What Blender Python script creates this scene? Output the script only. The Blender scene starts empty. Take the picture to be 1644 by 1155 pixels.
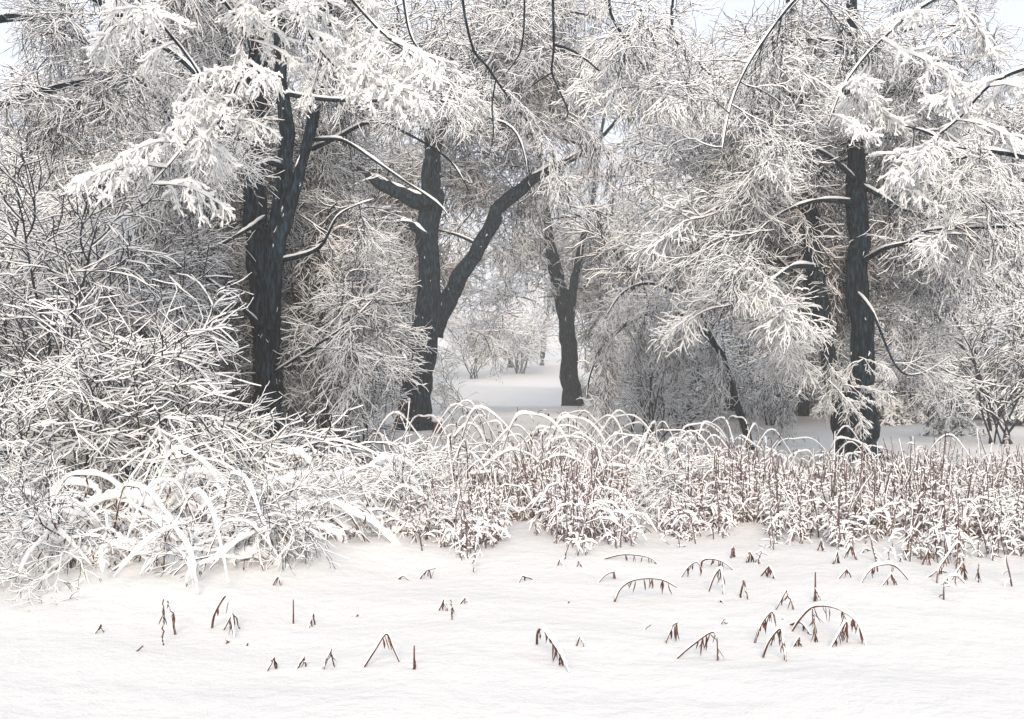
import bpy, math, random
import numpy as np
from mathutils import Vector, Matrix, noise

# ------------------------------------------------------------------ camera, sky, sun, exposure
scene = bpy.context.scene
C = scene.collection
F = 1800.0          # focal length in photograph pixels (photograph 1644 x 1155)
CX, HY = 822.0, 600.0
H = 1.6             # eye height

cam_data = bpy.data.cameras.new('camera')
cam = bpy.data.objects.new('camera', cam_data)
C.objects.link(cam)
cam.location = (0, 0, H)
cam.rotation_euler = (math.radians(90), 0, 0)
cam_data.sensor_width = 36.0
cam_data.lens = 36.0 * F / 1644.0
cam_data.shift_y = (HY - 577.5) / 1644.0
cam_data.clip_start = 0.1
cam_data.clip_end = 2000
scene.camera = cam

SUN_EL, SUN_AZ = math.radians(27), math.radians(181)   # azimuth from +Y towards +X
world = bpy.data.worlds.new('World')
scene.world = world
world.use_nodes = True
nt = world.node_tree
nt.nodes.clear()
sky = nt.nodes.new('ShaderNodeTexSky'); sky.sky_type = 'NISHITA'; sky.sun_disc = False
sky.sun_elevation = SUN_EL; sky.sun_rotation = SUN_AZ
sky.air_density = 1.0; sky.dust_density = 4.0; sky.ozone_density = 1.0
hs = nt.nodes.new('ShaderNodeHueSaturation'); hs.inputs['Saturation'].default_value = 0.55
mx = nt.nodes.new('ShaderNodeMix'); mx.data_type = 'RGBA'; mx.inputs['Factor'].default_value = 0.9
mx.inputs['B'].default_value = (8.15, 8.8, 10.1, 1)     # the closed snow cloud over the clear sky
bg = nt.nodes.new('ShaderNodeBackground'); bg.inputs['Strength'].default_value = 0.108
out = nt.nodes.new('ShaderNodeOutputWorld')
nt.links.new(sky.outputs[0], hs.inputs['Color'])
nt.links.new(hs.outputs[0], mx.inputs['A'])
nt.links.new(mx.outputs['Result'], bg.inputs['Color'])
nt.links.new(bg.outputs[0], out.inputs['Surface'])

sun_data = bpy.data.lights.new('sun', 'SUN')
sun_data.energy = 3.0
sun_data.angle = math.radians(22)
sun_data.color = (1.0, 0.855, 0.70)
sun = bpy.data.objects.new('sun', sun_data)
C.objects.link(sun)
sd = Vector((math.sin(SUN_AZ) * math.cos(SUN_EL), math.cos(SUN_AZ) * math.cos(SUN_EL), math.sin(SUN_EL)))
sun.rotation_euler = sd.to_track_quat('Z', 'Y').to_euler()
sun.location = (0, 0, 30)

vs = scene.view_settings
vs.view_transform = 'Standard'
vs.look = 'None'
vs.exposure = 0.17
vs.gamma = 1.0
vs.use_curve_mapping = False
scene.cycles.max_bounces = 14
scene.cycles.diffuse_bounces = 14
scene.cycles.glossy_bounces = 1
scene.cycles.volume_bounces = 1
scene.cycles.transparent_max_bounces = 4

HAZE = 0.0024

# ------------------------------------------------------------------ materials
def new_mat(name):
    m = bpy.data.materials.new(name); m.use_nodes = True
    n = m.node_tree; n.nodes.clear()
    o = n.nodes.new('ShaderNodeOutputMaterial')
    b = n.nodes.new('ShaderNodeBsdfPrincipled')
    n.links.new(b.outputs[0], o.inputs['Surface'])
    return m, n, b

def noisy(name, c1, c2, scale, rough=0.9, stretch=(1, 1, 1), bump=0.0, detail=4, spec=0.2, dist=0.02, lo=.35, hi=.65, coord='Object'):
    m, n, b = new_mat(name)
    tc = n.nodes.new('ShaderNodeTexCoord'); mp = n.nodes.new('ShaderNodeMapping')
    mp.inputs['Scale'].default_value = stretch
    nz = n.nodes.new('ShaderNodeTexNoise'); nz.inputs['Scale'].default_value = scale; nz.inputs['Detail'].default_value = detail
    cr = n.nodes.new('ShaderNodeValToRGB')
    cr.color_ramp.elements[0].position = lo; cr.color_ramp.elements[1].position = hi
    cr.color_ramp.elements[0].color = (*c1, 1); cr.color_ramp.elements[1].color = (*c2, 1)
    n.links.new(tc.outputs[coord], mp.inputs[0]); n.links.new(mp.outputs[0], nz.inputs['Vector'])
    n.links.new(nz.outputs['Fac'], cr.inputs[0]); n.links.new(cr.outputs[0], b.inputs['Base Color'])
    b.inputs['Roughness'].default_value = rough
    b.inputs['Specular IOR Level'].default_value = spec
    if bump:
        bp = n.nodes.new('ShaderNodeBump'); bp.inputs['Strength'].default_value = bump; bp.inputs['Distance'].default_value = dist
        n.links.new(nz.outputs['Fac'], bp.inputs['Height']); n.links.new(bp.outputs[0], b.inputs['Normal'])
    return m

M_SNOW = noisy('snow', (.90, .90, .89), (.94, .935, .92), 38, rough=.85, bump=.5, dist=.012, spec=.15)
M_TWIG = noisy('twig_bark', (.010, .014, .024), (.035, .038, .052), 6, rough=.8)
M_CANE = noisy('cane_bark', (.05, .022, .014), (.16, .08, .05), 12, rough=.75)
M_REED = noisy('dry_stem', (.06, .038, .040), (.24, .165, .155), 14, rough=.85)
M_LEAF = noisy('dead_leaf', (.045, .018, .012), (.17, .075, .045), 25, rough=.8)
M_NEEDLE = noisy('needles', (.018, .036, .036), (.045, .075, .07), 9, rough=.8)
M_BARK = noisy('trunk_bark', (.002, .007, .013), (.045, .095, .13), 6, rough=.9, stretch=(4, 4, .8), bump=1.0, detail=9, dist=.06, lo=.46, hi=.80)

def ground_material():
    m, n, b = new_mat('snow_ground')
    tc = n.nodes.new('ShaderNodeTexCoord')
    a = n.nodes.new('ShaderNodeTexNoise'); a.inputs['Scale'].default_value = .8; a.inputs['Detail'].default_value = 5
    f = n.nodes.new('ShaderNodeTexNoise'); f.inputs['Scale'].default_value = 55; f.inputs['Detail'].default_value = 3
    mp = n.nodes.new('ShaderNodeMapping'); mp.inputs['Scale'].default_value = (1, 1, 1); mp.inputs['Rotation'].default_value = (0, 0, .25)
    cr = n.nodes.new('ShaderNodeValToRGB')
    cr.color_ramp.elements[0].color = (.73, .72, .695, 1); cr.color_ramp.elements[1].color = (.78, .77, .74, 1)
    n.links.new(tc.outputs['Object'], a.inputs['Vector']); n.links.new(tc.outputs['Object'], mp.inputs[0]); n.links.new(mp.outputs[0], f.inputs['Vector'])
    n.links.new(a.outputs['Fac'], cr.inputs[0]); n.links.new(cr.outputs[0], b.inputs['Base Color'])
    g = n.nodes.new('ShaderNodeTexNoise'); g.inputs['Scale'].default_value = 7; g.inputs['Detail'].default_value = 6
    n.links.new(mp.outputs[0], g.inputs['Vector'])
    b0 = n.nodes.new('ShaderNodeBump'); b0.inputs['Strength'].default_value = .5; b0.inputs['Distance'].default_value = .05
    n.links.new(g.outputs['Fac'], b0.inputs['Height'])
    b1 = n.nodes.new('ShaderNodeBump'); b1.inputs['Strength'].default_value = .6; b1.inputs['Distance'].default_value = .008
    n.links.new(f.outputs['Fac'], b1.inputs['Height']); n.links.new(b0.outputs[0], b1.inputs['Normal']); n.links.new(b1.outputs[0], b.inputs['Normal'])
    b.inputs['Roughness'].default_value = .8; b.inputs['Specular IOR Level'].default_value = .2
    return m
M_GROUND = ground_material()

# ------------------------------------------------------------------ ground shape
def sstep(a, b, x):
    t = np.clip((x - a) / (b - a), 0, 1); return t * t * (3 - 2 * t)

_rg = np.random.default_rng(5)
WAVES = [(_rg.normal(0, 1, 2) * s, _rg.uniform(0, 6.28), a) for s, a, k in ((.12, .22, 5), (.45, .05, 6), (1.3, .022, 7), (3.2, .009, 9), (7.5, .0022, 9)) for _ in range(k)]
MOUNDS = [(-3.1, 8.9, 1.0, .14), (-2.2, 9.6, .9, .12), (-3.6, 10.6, 1.1, .15), (-1.4, 9.9, .8, .10), (-.7, 10.5, .7, .08),
          (-4.1, 17.8, .9, .13), (-2.74, 31.8, 1.2, .2), (2.5, 45.8, 1.3, .2), (6.36, 20.4, .8, .12),
          (2.2, 11.8, 1.0, .05), (4.6, 9.7, .8, .06), (3.3, 10.6, 1.0, .05), (.8, 11.2, .9, .06)]
def gz(x, y):
    x = np.asarray(x, float); y = np.asarray(y, float)
    z = np.zeros(np.broadcast(x, y).shape)
    far = sstep(8, 30, y) * .8 + .2
    for w, p, a in WAVES:
        z = z + a * np.sin(w[0] * x + w[1] * y + p) * (far if a > .1 else 1) * (.25 if a > .1 else .45)
    for mx_, my_, r, h in MOUNDS:
        z = z + h * np.exp(-((x - mx_) ** 2 + (y - my_) ** 2) / (r * r))
    # low bank beyond the clearing, then a snow rise added to brighten the gap
    z = z + .9 * sstep(56, 66, y) + 6.0 * sstep(72, 150, y)
    return z
GZ0 = float(gz(0, 6))
def gzf(x, y): return float(gz(x, y)) - GZ0

def W(px, py, Y):
    return Vector(((px - CX) / F * Y, Y, H + (HY - py) / F * Y))
def G(px, py, ymin=4.0, ymax=90.0):
    """where the line of sight through a photograph pixel meets the snow"""
    Y = ymin
    while Y < ymax:
        p = W(px, py, Y)
        if p.z <= gzf(p.x, Y): return p
        Y *= 1.004
    p = W(px, py, ymax); p.z = gzf(p.x, ymax); return p
def on_ground(px, Y):
    x = (px - CX) / F * Y
    return Vector((x, Y, gzf(x, Y)))

# ------------------------------------------------------------------ object helpers
def tag(o, label=None, cat=None, group=None, kind=None):
    if label: o['label'] = label
    if cat: o['category'] = cat
    if group: o['group'] = group
    if kind: o['kind'] = kind
    return o
def empty(name, loc, label, cat, group=None):
    o = bpy.data.objects.new(name, None); o.empty_display_size = .2
    C.objects.link(o); o.location = loc
    return tag(o, label, cat, group)
def place(name, me, parent=None, loc=(0, 0, 0), rot=(0, 0, 0), scale=(1, 1, 1)):
    o = bpy.data.objects.new(name, me); C.objects.link(o)
    o.parent = parent; o.location = loc; o.rotation_euler = rot
    o.scale = (scale,) * 3 if isinstance(scale, (int, float)) else scale
    return o

class Buf:
    """collects vertices and quads with a material index, builds one mesh"""
    def __init__(s): s.v = []; s.q = []; s.m = []; s.n = 0
    def add(s, V, Q, Mi):
        s.v.append(V.reshape(-1, 3)); s.q.append(Q.reshape(-1, 4) + s.n); s.m.append(Mi.reshape(-1)); s.n += V.reshape(-1, 3).shape[0]
    def mesh(s, name, mats, smooth=True):
        V = np.concatenate(s.v).astype(np.float32); Q = np.concatenate(s.q).astype(np.int32); Mi = np.concatenate(s.m).astype(np.int32)
        me = bpy.data.meshes.new(name)
        me.vertices.add(len(V)); me.vertices.foreach_set('co', V.ravel())
        me.loops.add(Q.size); me.loops.foreach_set('vertex_index', Q.ravel())
        me.polygons.add(len(Q))
        me.polygons.foreach_set('loop_start', np.arange(0, Q.size, 4, dtype=np.int32))
        me.polygons.foreach_set('loop_total', np.full(len(Q), 4, dtype=np.int32))
        me.polygons.foreach_set('material_index', Mi)
        me.polygons.foreach_set('use_smooth', np.full(len(Q), smooth, dtype=bool))
        for m in mats: me.materials.append(m)
        me.update(calc_edges=True); me.validate()
        return me

def frames(P):
    T = np.gradient(P, axis=1)
    T /= np.linalg.norm(T, axis=2, keepdims=True) + 1e-9
    Z = np.array([0, 0, 1.0])
    S = np.cross(T, Z); l = np.linalg.norm(S, axis=2, keepdims=True)
    S = np.where(l > .05, S / (l + 1e-9), np.array([1.0, 0, 0]))
    U = np.cross(S, T); U /= np.linalg.norm(U, axis=2, keepdims=True) + 1e-9
    return T, S, U

def quad_idx(N, K, n):
    base = (np.arange(N) * K * n)[:, None, None]
    k = (np.arange(K - 1) * n)[None, :, None]
    j = np.arange(n)[None, None, :]; j2 = (j + 1) % n
    return np.stack([base + k + j, base + k + n + j, base + k + n + j2, base + k + j2], axis=-1)   # N,K-1,n,4

def tube(buf, P, R, n=6, mat=0, rup=None, rdn=None, lift=None):
    N, K, _ = P.shape
    T, S, U = frames(P)
    R = np.broadcast_to(R, (N, K)); rup = R if rup is None else np.broadcast_to(rup, (N, K)); rdn = R if rdn is None else np.broadcast_to(rdn, (N, K))
    a = np.arange(n) / n * 2 * math.pi + .3
    ca, sa = np.cos(a), np.sin(a)
    h = np.where(sa > 0, 1, 0)
    up = rup[..., None] * sa * h + rdn[..., None] * sa * (1 - h)
    C0 = P if lift is None else P + np.array([0, 0, 1.0]) * np.broadcast_to(lift, (N, K))[..., None]
    V = C0[:, :, None, :] + S[:, :, None, :] * (R[..., None] * ca)[..., None] + U[:, :, None, :] * up[..., None]
    Q = quad_idx(N, K, n)
    buf.add(V, Q, np.full(Q.shape[:3], mat))

def twig(buf, P, R, Sn, rng, gap=.12, bark=0, snow=1):
    """four-sided twig: two bark faces below, two snow faces heaped above"""
    N, K, _ = P.shape
    T, S, U = frames(P)
    flat = np.sqrt(np.clip(1 - T[..., 2] ** 2, 0, 1))
    h = Sn * (.15 + .85 * flat) * rng.uniform(.7, 1.25, (N, K))
    h = (h + np.roll(h, 1, axis=1)) * .5; h[:, -1] *= .7
    bare = rng.random((N, K)) < gap
    h = np.where(bare | (flat < .25), R * .6, h)
    w = np.maximum(R, h * .52)
    L = P - S * w[..., None]; Rr = P + S * w[..., None]
    B = P - U * (R * 1.15)[..., None]; Tp = P + U * (R * .4 + h)[..., None]
    V = np.stack([L, B, Rr, Tp], axis=2)
    Q = quad_idx(N, K, 4)
    hs_ = np.maximum(h[:, :-1], h[:, 1:]); isb = hs_ < R[:, :-1] * .9
    Mi = np.full((N, K - 1, 4), bark); Mi[:, :, 2:] = np.where(isb, bark, snow)[..., None]
    buf.add(V, Q, Mi)

def walk(start, d, L, K, jit, grav, rng):
    N = len(start); P = np.zeros((N, K, 3)); P[:, 0] = start
    d = d / (np.linalg.norm(d, axis=1, keepdims=True) + 1e-9)
    st = (L / (K - 1))[:, None]
    for k in range(1, K):
        P[:, k] = P[:, k - 1] + d * st
        d = d + rng.normal(0, jit, (N, 3)) + np.array([0, 0, grav]) * np.ones((N, 1))
        d /= np.linalg.norm(d, axis=1, keepdims=True)
    return P

def spawn(P, n, t0, t1, L, ang, K, jit, grav, rng, planar=.6, taper=.55):
    """n children on every parent polyline"""
    N, KK, _ = P.shape
    t = np.tile((np.arange(n) + .5) / n, (N, 1)) + rng.uniform(-.5, .5, (N, n)) / n
    t = t0 + (t1 - t0) * np.clip(t, 0, 1)
    f = t * (KK - 1); i = np.minimum(f.astype(int), KK - 2); fr = f - i
    idx = np.arange(N)[:, None]
    A = P[idx, i]; B = P[idx, i + 1]; pos = A + (B - A) * fr[..., None]
    T = (B - A); T /= np.linalg.norm(T, axis=2, keepdims=True) + 1e-9
    side = np.cross(T, np.array([0, 0, 1.0])); l = np.linalg.norm(side, axis=2, keepdims=True)
    side = np.where(l > .1, side / (l + 1e-9), np.array([1.0, 0, 0]))
    upv = np.cross(side, T)
    sgn = np.where((np.arange(n) % 2) == 0, 1, -1)[None, :]
    az = rng.normal(0, math.pi * (1 - planar) * .5, (N, n))
    perp = side * (np.cos(az) * sgn)[..., None] + upv * np.sin(az)[..., None]
    a = np.radians(ang) * rng.uniform(.65, 1.3, (N, n))
    d = T * np.cos(a)[..., None] + perp * np.sin(a)[..., None]
    Ls = L * (1 - taper * (t - t0) / max(t1 - t0, 1e-6)) * rng.uniform(.55, 1.25, (N, n))
    return walk(pos.reshape(-1, 3), d.reshape(-1, 3), Ls.ravel(), K, jit, grav, rng)

def radii(N, K, r0, r1): return np.linspace(r0, r1, K)[None, :].repeat(N, 0)

def spray(seed, L=2.0, pitch=0, droop=-.05, r=.018, snow=.03, n=(9, 5, 3), lens=(1.25, .9, .62), fine=.005, planar=.25, jit=.18, gap=.2, bark=M_TWIG, levels=3, ang=(40, 38, 36), fat=False):
    rng = np.random.default_rng(seed); b = Buf()
    p = math.radians(pitch)
    P = walk(np.zeros((1, 3)), np.array([[math.cos(p), 0, math.sin(p)]]), np.array([L]), 10, jit * .7, droop, rng)
    layers = [(P, radii(1, 10, r, fine * 1.3), snow * 1.25)]
    Q = P
    for l in range(levels):
        K = (9, 7, 5)[l]
        Q = spawn(Q, n[l], .12 if l == 0 else .15, 1.0, lens[l] * (L / 2.0), ang[l], K, jit * (1, 1.1, 1.25)[l], droop * (1.6, 1.5, 1.5)[l], rng, planar)
        layers.append((Q, radii(len(Q), K, max(r * (.55, .36, .3)[l], fine), fine * (1, .9, .8)[l]), snow * (1.1, .85, .62)[l]))
    for i, (Q, R, s) in enumerate(layers):
        if fat and i < 4:
            tube(b, Q, R, 4, 0)
            N, K, _ = Q.shape
            T, S, U = frames(Q); fl = np.sqrt(np.clip(1 - T[..., 2] ** 2, 0, 1))
            hh = s * (.35 + .65 * fl) * rng.uniform(.5, 1.5, (N, K)); hh[:, -1] *= .55; hh[:, 0] *= .7
            hh = np.where(rng.random((N, K)) < gap, R * .5, hh)
            tube(b, Q, np.maximum(hh * .62, R), 5 if i else 6, 1, rup=hh, rdn=hh * .12, lift=R * .5)
        else:
            twig(b, Q, R, s, rng, gap)
    return sample(b.mesh('branch_mesh', [bark, M_SNOW], smooth=fat))

SAMPLES = {}
def sample(me):
    v = np.empty(len(me.vertices) * 3, np.float32); me.vertices.foreach_get('co', v); v = v.reshape(-1, 3)
    SAMPLES[me.name] = v[np.random.default_rng(1).integers(0, len(v), 90)]
    return me
# gaps in the growth: lines of sight (x0, y0, x1, y1 in the photograph, reach in metres, how strictly kept) along which the wood is open
OPEN = [(384, 300, 462, 560, 18.2, .92), (384, 70, 462, 300, 18.2, .5), (455, 180, 520, 400, 18, .96), (392, 550, 455, 700, 18.2, .93),
        (655, 290, 712, 520, 32.2, .95), (645, 520, 705, 700, 32.2, .8), (575, 268, 690, 330, 32, .98), (712, 400, 800, 530, 32.5, .93), (775, 255, 925, 400, 32.5, .97), (680, 180, 750, 290, 32.5, .5),
        (874, 380, 945, 540, 46.5, .92), (895, 540, 945, 668, 46.5, .97), (720, 600, 900, 712, 60, .9), (745, 480, 860, 600, 60, .5),
        (1356, 250, 1402, 500, 20.7, .96), (1366, 500, 1410, 745, 20.7, .93), (1280, 300, 1335, 460, 20.7, .93), (1305, 450, 1345, 590, 20.7, .85), (1325, 580, 1365, 740, 20.7, .88), (950, 492, 1150, 550, 21, .85), (1135, 530, 1168, 600, 23, .95), (1160, 590, 1198, 660, 23, .97), (1180, 650, 1216, 728, 23, .97),
        (1420, 680, 1640, 725, 34, .92), (1216, 680, 1330, 725, 34, .9), (920, 690, 1150, 712, 34, .6)]
_vr = random.Random(99)
def view_ok(pts, lim=.03):
    y = pts[:, 1]; ok = y > 1
    px = CX + F * pts[:, 0] / np.where(ok, y, 1); py = HY - F * (pts[:, 2] - H) / np.where(ok, y, 1)
    for x0, y0, x1, y1, d, pr in OPEN:
        if (ok & (px > x0) & (px < x1) & (py > y0) & (py < y1) & (y < d)).mean() > (lim if pr < .95 else .012) and _vr.random() < pr: return False
    return True
def fits(me, loc, rot, scale):
    from mathutils import Euler
    M = np.array(Euler(rot).to_matrix()) @ np.diag(scale)
    return view_ok(SAMPLES[me.name] @ M.T + np.array(loc))

# prototypes of branches, each grown level, rising or drooping, so that the snow lies on top however they are turned
FINE = {}
for i, pt in enumerate((-35, -35, -10, -10, 15, 15, 38, 38)):
    FINE.setdefault(pt, []).append(spray(100 + i, pitch=pt, droop=(-.02 if pt > 0 else -.06), snow=.018, fine=.0062))
HEAVY = {}
for i, pt in enumerate((-40, -40, -15, -15, 10, 10)):
    HEAVY.setdefault(pt, []).append(spray(200 + i, pitch=pt, droop=-.07, r=.02, snow=.042, n=(9, 6, 2), lens=(1.15, .75, .42), fine=.006, fat=True, gap=.06, jit=.13))
CLUMP = {}
for i, pt in enumerate((-45, -45, -20, -20, 0, 10)):
    CLUMP.setdefault(pt, []).append(spray(260 + i, pitch=pt, droop=-.09, r=.022, snow=.085, n=(8, 5, 2), lens=(1.1, .6, .32), fine=.007, fat=True, gap=.05, jit=.15))
WEEP = [spray(300 + i, pitch=-25, droop=-.16, snow=.022, r=.013, n=(10, 6, 3), lens=(1.2, .7, .4), jit=.12, fine=.006) for i in range(4)]
LONG = [spray(330 + i, pitch=12 + 8 * i, droop=-.035, snow=.024, r=.014, n=(11, 6, 3), lens=(1.1, .42, .16), jit=.07, ang=(28, 32, 36), fine=.007) for i in range(4)]

def pick(d, pitch, rng):
    k = min(d.keys(), key=lambda q: abs(q - pitch))
    return rng.choice(d[k])

# ------------------------------------------------------------------ trunks and limbs
def smooth_path(pts, rad, n):
    """Catmull-Rom through the given points"""
    P = np.array([tuple(p) for p in pts], float); R = np.array(rad, float)
    m = len(P); tt = np.linspace(0, m - 1, n); out = []; ro = []
    for t in tt:
        i = min(int(t), m - 2); f = t - i
        p0 = P[max(i - 1, 0)]; p1 = P[i]; p2 = P[i + 1]; p3 = P[min(i + 2, m - 1)]
        out.append(.5 * (2 * p1 + (p2 - p0) * f + (2 * p0 - 5 * p1 + 4 * p2 - p3) * f * f + (3 * p1 - p0 - 3 * p2 + p3) * f ** 3))
        ro.append(R[i] + (R[i + 1] - R[i]) * f)
    return np.array(out), np.array(ro)

def trunk_mesh(P, R, sides=20, seed=0, flare=False, rough=.13):
    rng = np.random.default_rng(seed)
    K = len(P); T, S, U = frames(P[None]); S = S[0]; U = U[0]
    # parallel frame so that the bark ridges do not twist
    t = np.gradient(P, axis=0); t /= np.linalg.norm(t, axis=1, keepdims=True)
    s = np.cross(t[0], [0, 1.0, 0]); s /= np.linalg.norm(s) + 1e-9
    Ss = []; Us = []
    for k in range(K):
        s = s - t[k] * np.dot(s, t[k]); s /= np.linalg.norm(s); Ss.append(s); Us.append(np.cross(t[k], s))
    Ss = np.array(Ss); Us = np.array(Us)
    a = np.arange(sides) / sides * 2 * math.pi
    ridge = np.zeros((K, sides))
    for j in range(sides):
        for k in range(K):
            v = Vector((math.cos(a[j]) * 2.6, math.sin(a[j]) * 2.6, k * .16 + seed * 3.1))
            ridge[k, j] = noise.noise(v) * .9 + noise.noise(Vector((math.cos(a[j]) * 7, math.sin(a[j]) * 7, k * .35 + seed))) * .55
    rr = R[:, None] * (1 + rough * ridge)
    if flare:
        lobes = .5 + .5 * np.cos(a * 5 + seed)
        fl = np.exp(-np.arange(K) / (K * .05))[:, None]
        rr = rr * (1 + fl * (.25 + .5 * lobes[None, :]))
    V = P[:, None, :] + Ss[:, None, :] * (rr * np.cos(a))[..., None] + Us[:, None, :] * (rr * np.sin(a))[..., None]
    b = Buf(); Q = quad_idx(1, K, sides); b.add(V[None], Q, np.zeros(Q.shape[:3]))
    return b.mesh('trunk_mesh', [M_BARK])

def crust_mesh(P, R, seed=0, side=None, w=.75, h=.6, gap=.25, lift=None):
    """snow lying along a limb (side=None) or plastered in patches on one side of a trunk"""
    rng = np.random.default_rng(seed); b = Buf()
    K = len(P); i = 0
    while i < K - 3:
        n = int(rng.integers(4, 11)); seg = P[i:i + n + 1]; r = R[i:i + n + 1]
        i += n
        if rng.random() < gap or len(seg) < 3: continue
        m = len(seg); env = np.sin(np.linspace(.12, math.pi - .12, m)) ** .5
        ww = r * w * env * rng.uniform(.7, 1.1, m)
        hh = np.minimum(r * h + .02, .09) * env * rng.uniform(.8, 1.25, m)
        if side is None:
            tube(b, seg[None], ww[None], 8, 0, rup=hh[None], rdn=(hh * .3)[None], lift=(r * .86)[None])
        else:
            q = seg + np.array(side)[None] * (r * .93)[:, None]
            ww = np.minimum(ww * rng.uniform(.12, .4), .05)
            tube(b, q[None], ww[None], 6, 0)
    if not b.v: return None
    return b.mesh('snow_crust', [M_SNOW])

def specks(P, R, seed):
    """small clots of snow caught in the furrows of the bark"""
    rng = np.random.default_rng(seed); b = Buf(); n = int(len(P) * .3)
    k = rng.integers(2, len(P) - 2, n); a = rng.uniform(math.pi * .9, math.pi * 2.1, n)
    r = R[k]; L = rng.uniform(.03, .14, n) * np.where(rng.random(n) < .2, 1.8, 1)
    c = P[k] + np.stack([np.cos(a), np.sin(a), np.zeros(n)], 1) * (r * 1.0)[:, None]
    t = np.linspace(-.5, .5, 6)[None]
    Q = c[:, None, :] + (P[np.minimum(k + 1, len(P) - 1)] - P[k])[:, None, :] / (np.linalg.norm(P[np.minimum(k + 1, len(P) - 1)] - P[k], axis=1)[:, None, None]) * (t * L[:, None])[..., None]
    Q = Q + rng.normal(0, .006, Q.shape)
    w = np.sin(np.linspace(.15, 3.0, 6))[None] * rng.uniform(.005, .016, n)[:, None]
    tube(b, Q, w, 5, 0)
    return b.mesh('snow_clots', [M_SNOW])

def px_path(pts, Y, n):
    """pts: (px, py, half width in px [, depth offset])"""
    P = [W(p[0], p[1], Y + (p[3] if len(p) > 3 else 0)) for p in pts]
    R = [p[2] / F * Y for p in pts]
    return smooth_path(P, R, n)

class Tree:
    def __init__(s, name, base, label, cat='tree', group=None, seed=1):
        s.root = empty(name, base, label, cat, group); s.base = Vector(base); s.rng = random.Random(seed); s.seed = seed
        s.limbs = []; s.k = 0
    def solid(s, name, P, R, sides=16, flare=False, snow=True, gap=.25, rough=.13, plaster=False):
        if sides <= 6 and not view_ok(P, .12): return None
        s.k += 1
        if sides > 9:      # crooked, as old wood grows
            kk = np.arange(len(P)); q = s.seed * 5.1 + s.k * 2.3; fade = np.clip(kk / 8, 0, 1)
            for ax in (0, 1): P = P.copy(); P[:, ax] += R * fade * np.array([.55 * noise.noise(Vector((k * .17, q, ax * 9))) + .25 * noise.noise(Vector((k * .5, q, ax * 9 + 4))) for k in kk])
            R = R * np.array([1 + .12 * noise.noise(Vector((k * .35, q, 7))) for k in kk])
        rel = P - np.array(s.base)
        o = place(name, trunk_mesh(rel, R, sides, s.seed * 17 + s.k, flare, rough), s.root)
        if snow:
            me = crust_mesh(rel, R, s.seed + s.k, gap=gap)
            if me: place('snow', me, o)
        if plaster:
            me = specks(rel, R, s.seed + s.k + 50)
            if me: place('snow', me, o)
        s.limbs.append((P, R)); return o
    def branches(s, P, R, n, lib, size=(.8, 1.3), t0=.1, t1=1.0, out=None, pitch=(-10, 25), spread=math.pi, name='branch', yaw0=None):
        """branches of the library set along a limb"""
        K = len(P)
        for j in range(n):
            t = t0 + (t1 - t0) * (j + s.rng.random()) / n
            f = t * (K - 1); i = min(int(f), K - 2); p = P[i] + (P[i + 1] - P[i]) * (f - i)
            if yaw0 is None: yaw = s.rng.uniform(-math.pi, math.pi)
            else: yaw = yaw0 + s.rng.uniform(-spread, spread)
            pt = s.rng.uniform(*pitch)
            me = pick(lib, pt, s.rng) if isinstance(lib, dict) else s.rng.choice(lib)
            sc = s.rng.uniform(*size)
            loc = Vector(p) - s.base
            rot = (s.rng.uniform(-.25, .25), s.rng.uniform(-.15, .15), yaw); sv = (sc, sc * s.rng.choice((-1, 1)), sc)
            for q in range(4):
                if fits(me, p, rot, sv): place(name, me, s.root, loc, rot, sv); break
                rot = (rot[0], rot[1], s.rng.uniform(-math.pi, math.pi))

def limb_walk(start, yaw, pitch, L, r0, r1, grav, seed, K=14, jit=.10):
    rng = np.random.default_rng(seed); p = math.radians(pitch)
    P = walk(np.array([start], float), np.array([[math.cos(yaw) * math.cos(p), math.sin(yaw) * math.cos(p), math.sin(p)]]), np.array([L]), K, jit, grav, rng)[0]
    return P, np.linspace(r0, r1, K)

# ------------------------------------------------------------------ ground
def build_ground():
    xs = np.concatenate([-np.geomspace(150, 9, 40), np.linspace(-8.7, 8.7, 260), np.geomspace(9, 150, 40)])
    ys = np.concatenate([np.linspace(-60, 1.5, 20), np.linspace(2, 16, 300), np.linspace(16.2, 60, 170), np.geomspace(61, 230, 40)])
    X, Yg = np.meshgrid(xs, ys, indexing='ij'); Z = gz(X, Yg) - GZ0
    # small crumbled relief of the snow surface near the camera
    V = np.stack([X, Yg, Z], -1); nx, ny = X.shape
    i = np.arange(nx - 1)[:, None] * ny + np.arange(ny - 1)[None, :]
    Q = np.stack([i, i + ny, i + ny + 1, i + 1], -1)
    b = Buf(); b.add(V, Q, np.zeros(Q.shape[:2]))
    tag(place('snow_ground', b.mesh('snow_ground_mesh', [M_GROUND])), kind='structure', label='smooth white snow covering the ground of the clearing')
build_ground()

# ------------------------------------------------------------------ the big trees
R_ = random.Random(11)

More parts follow.
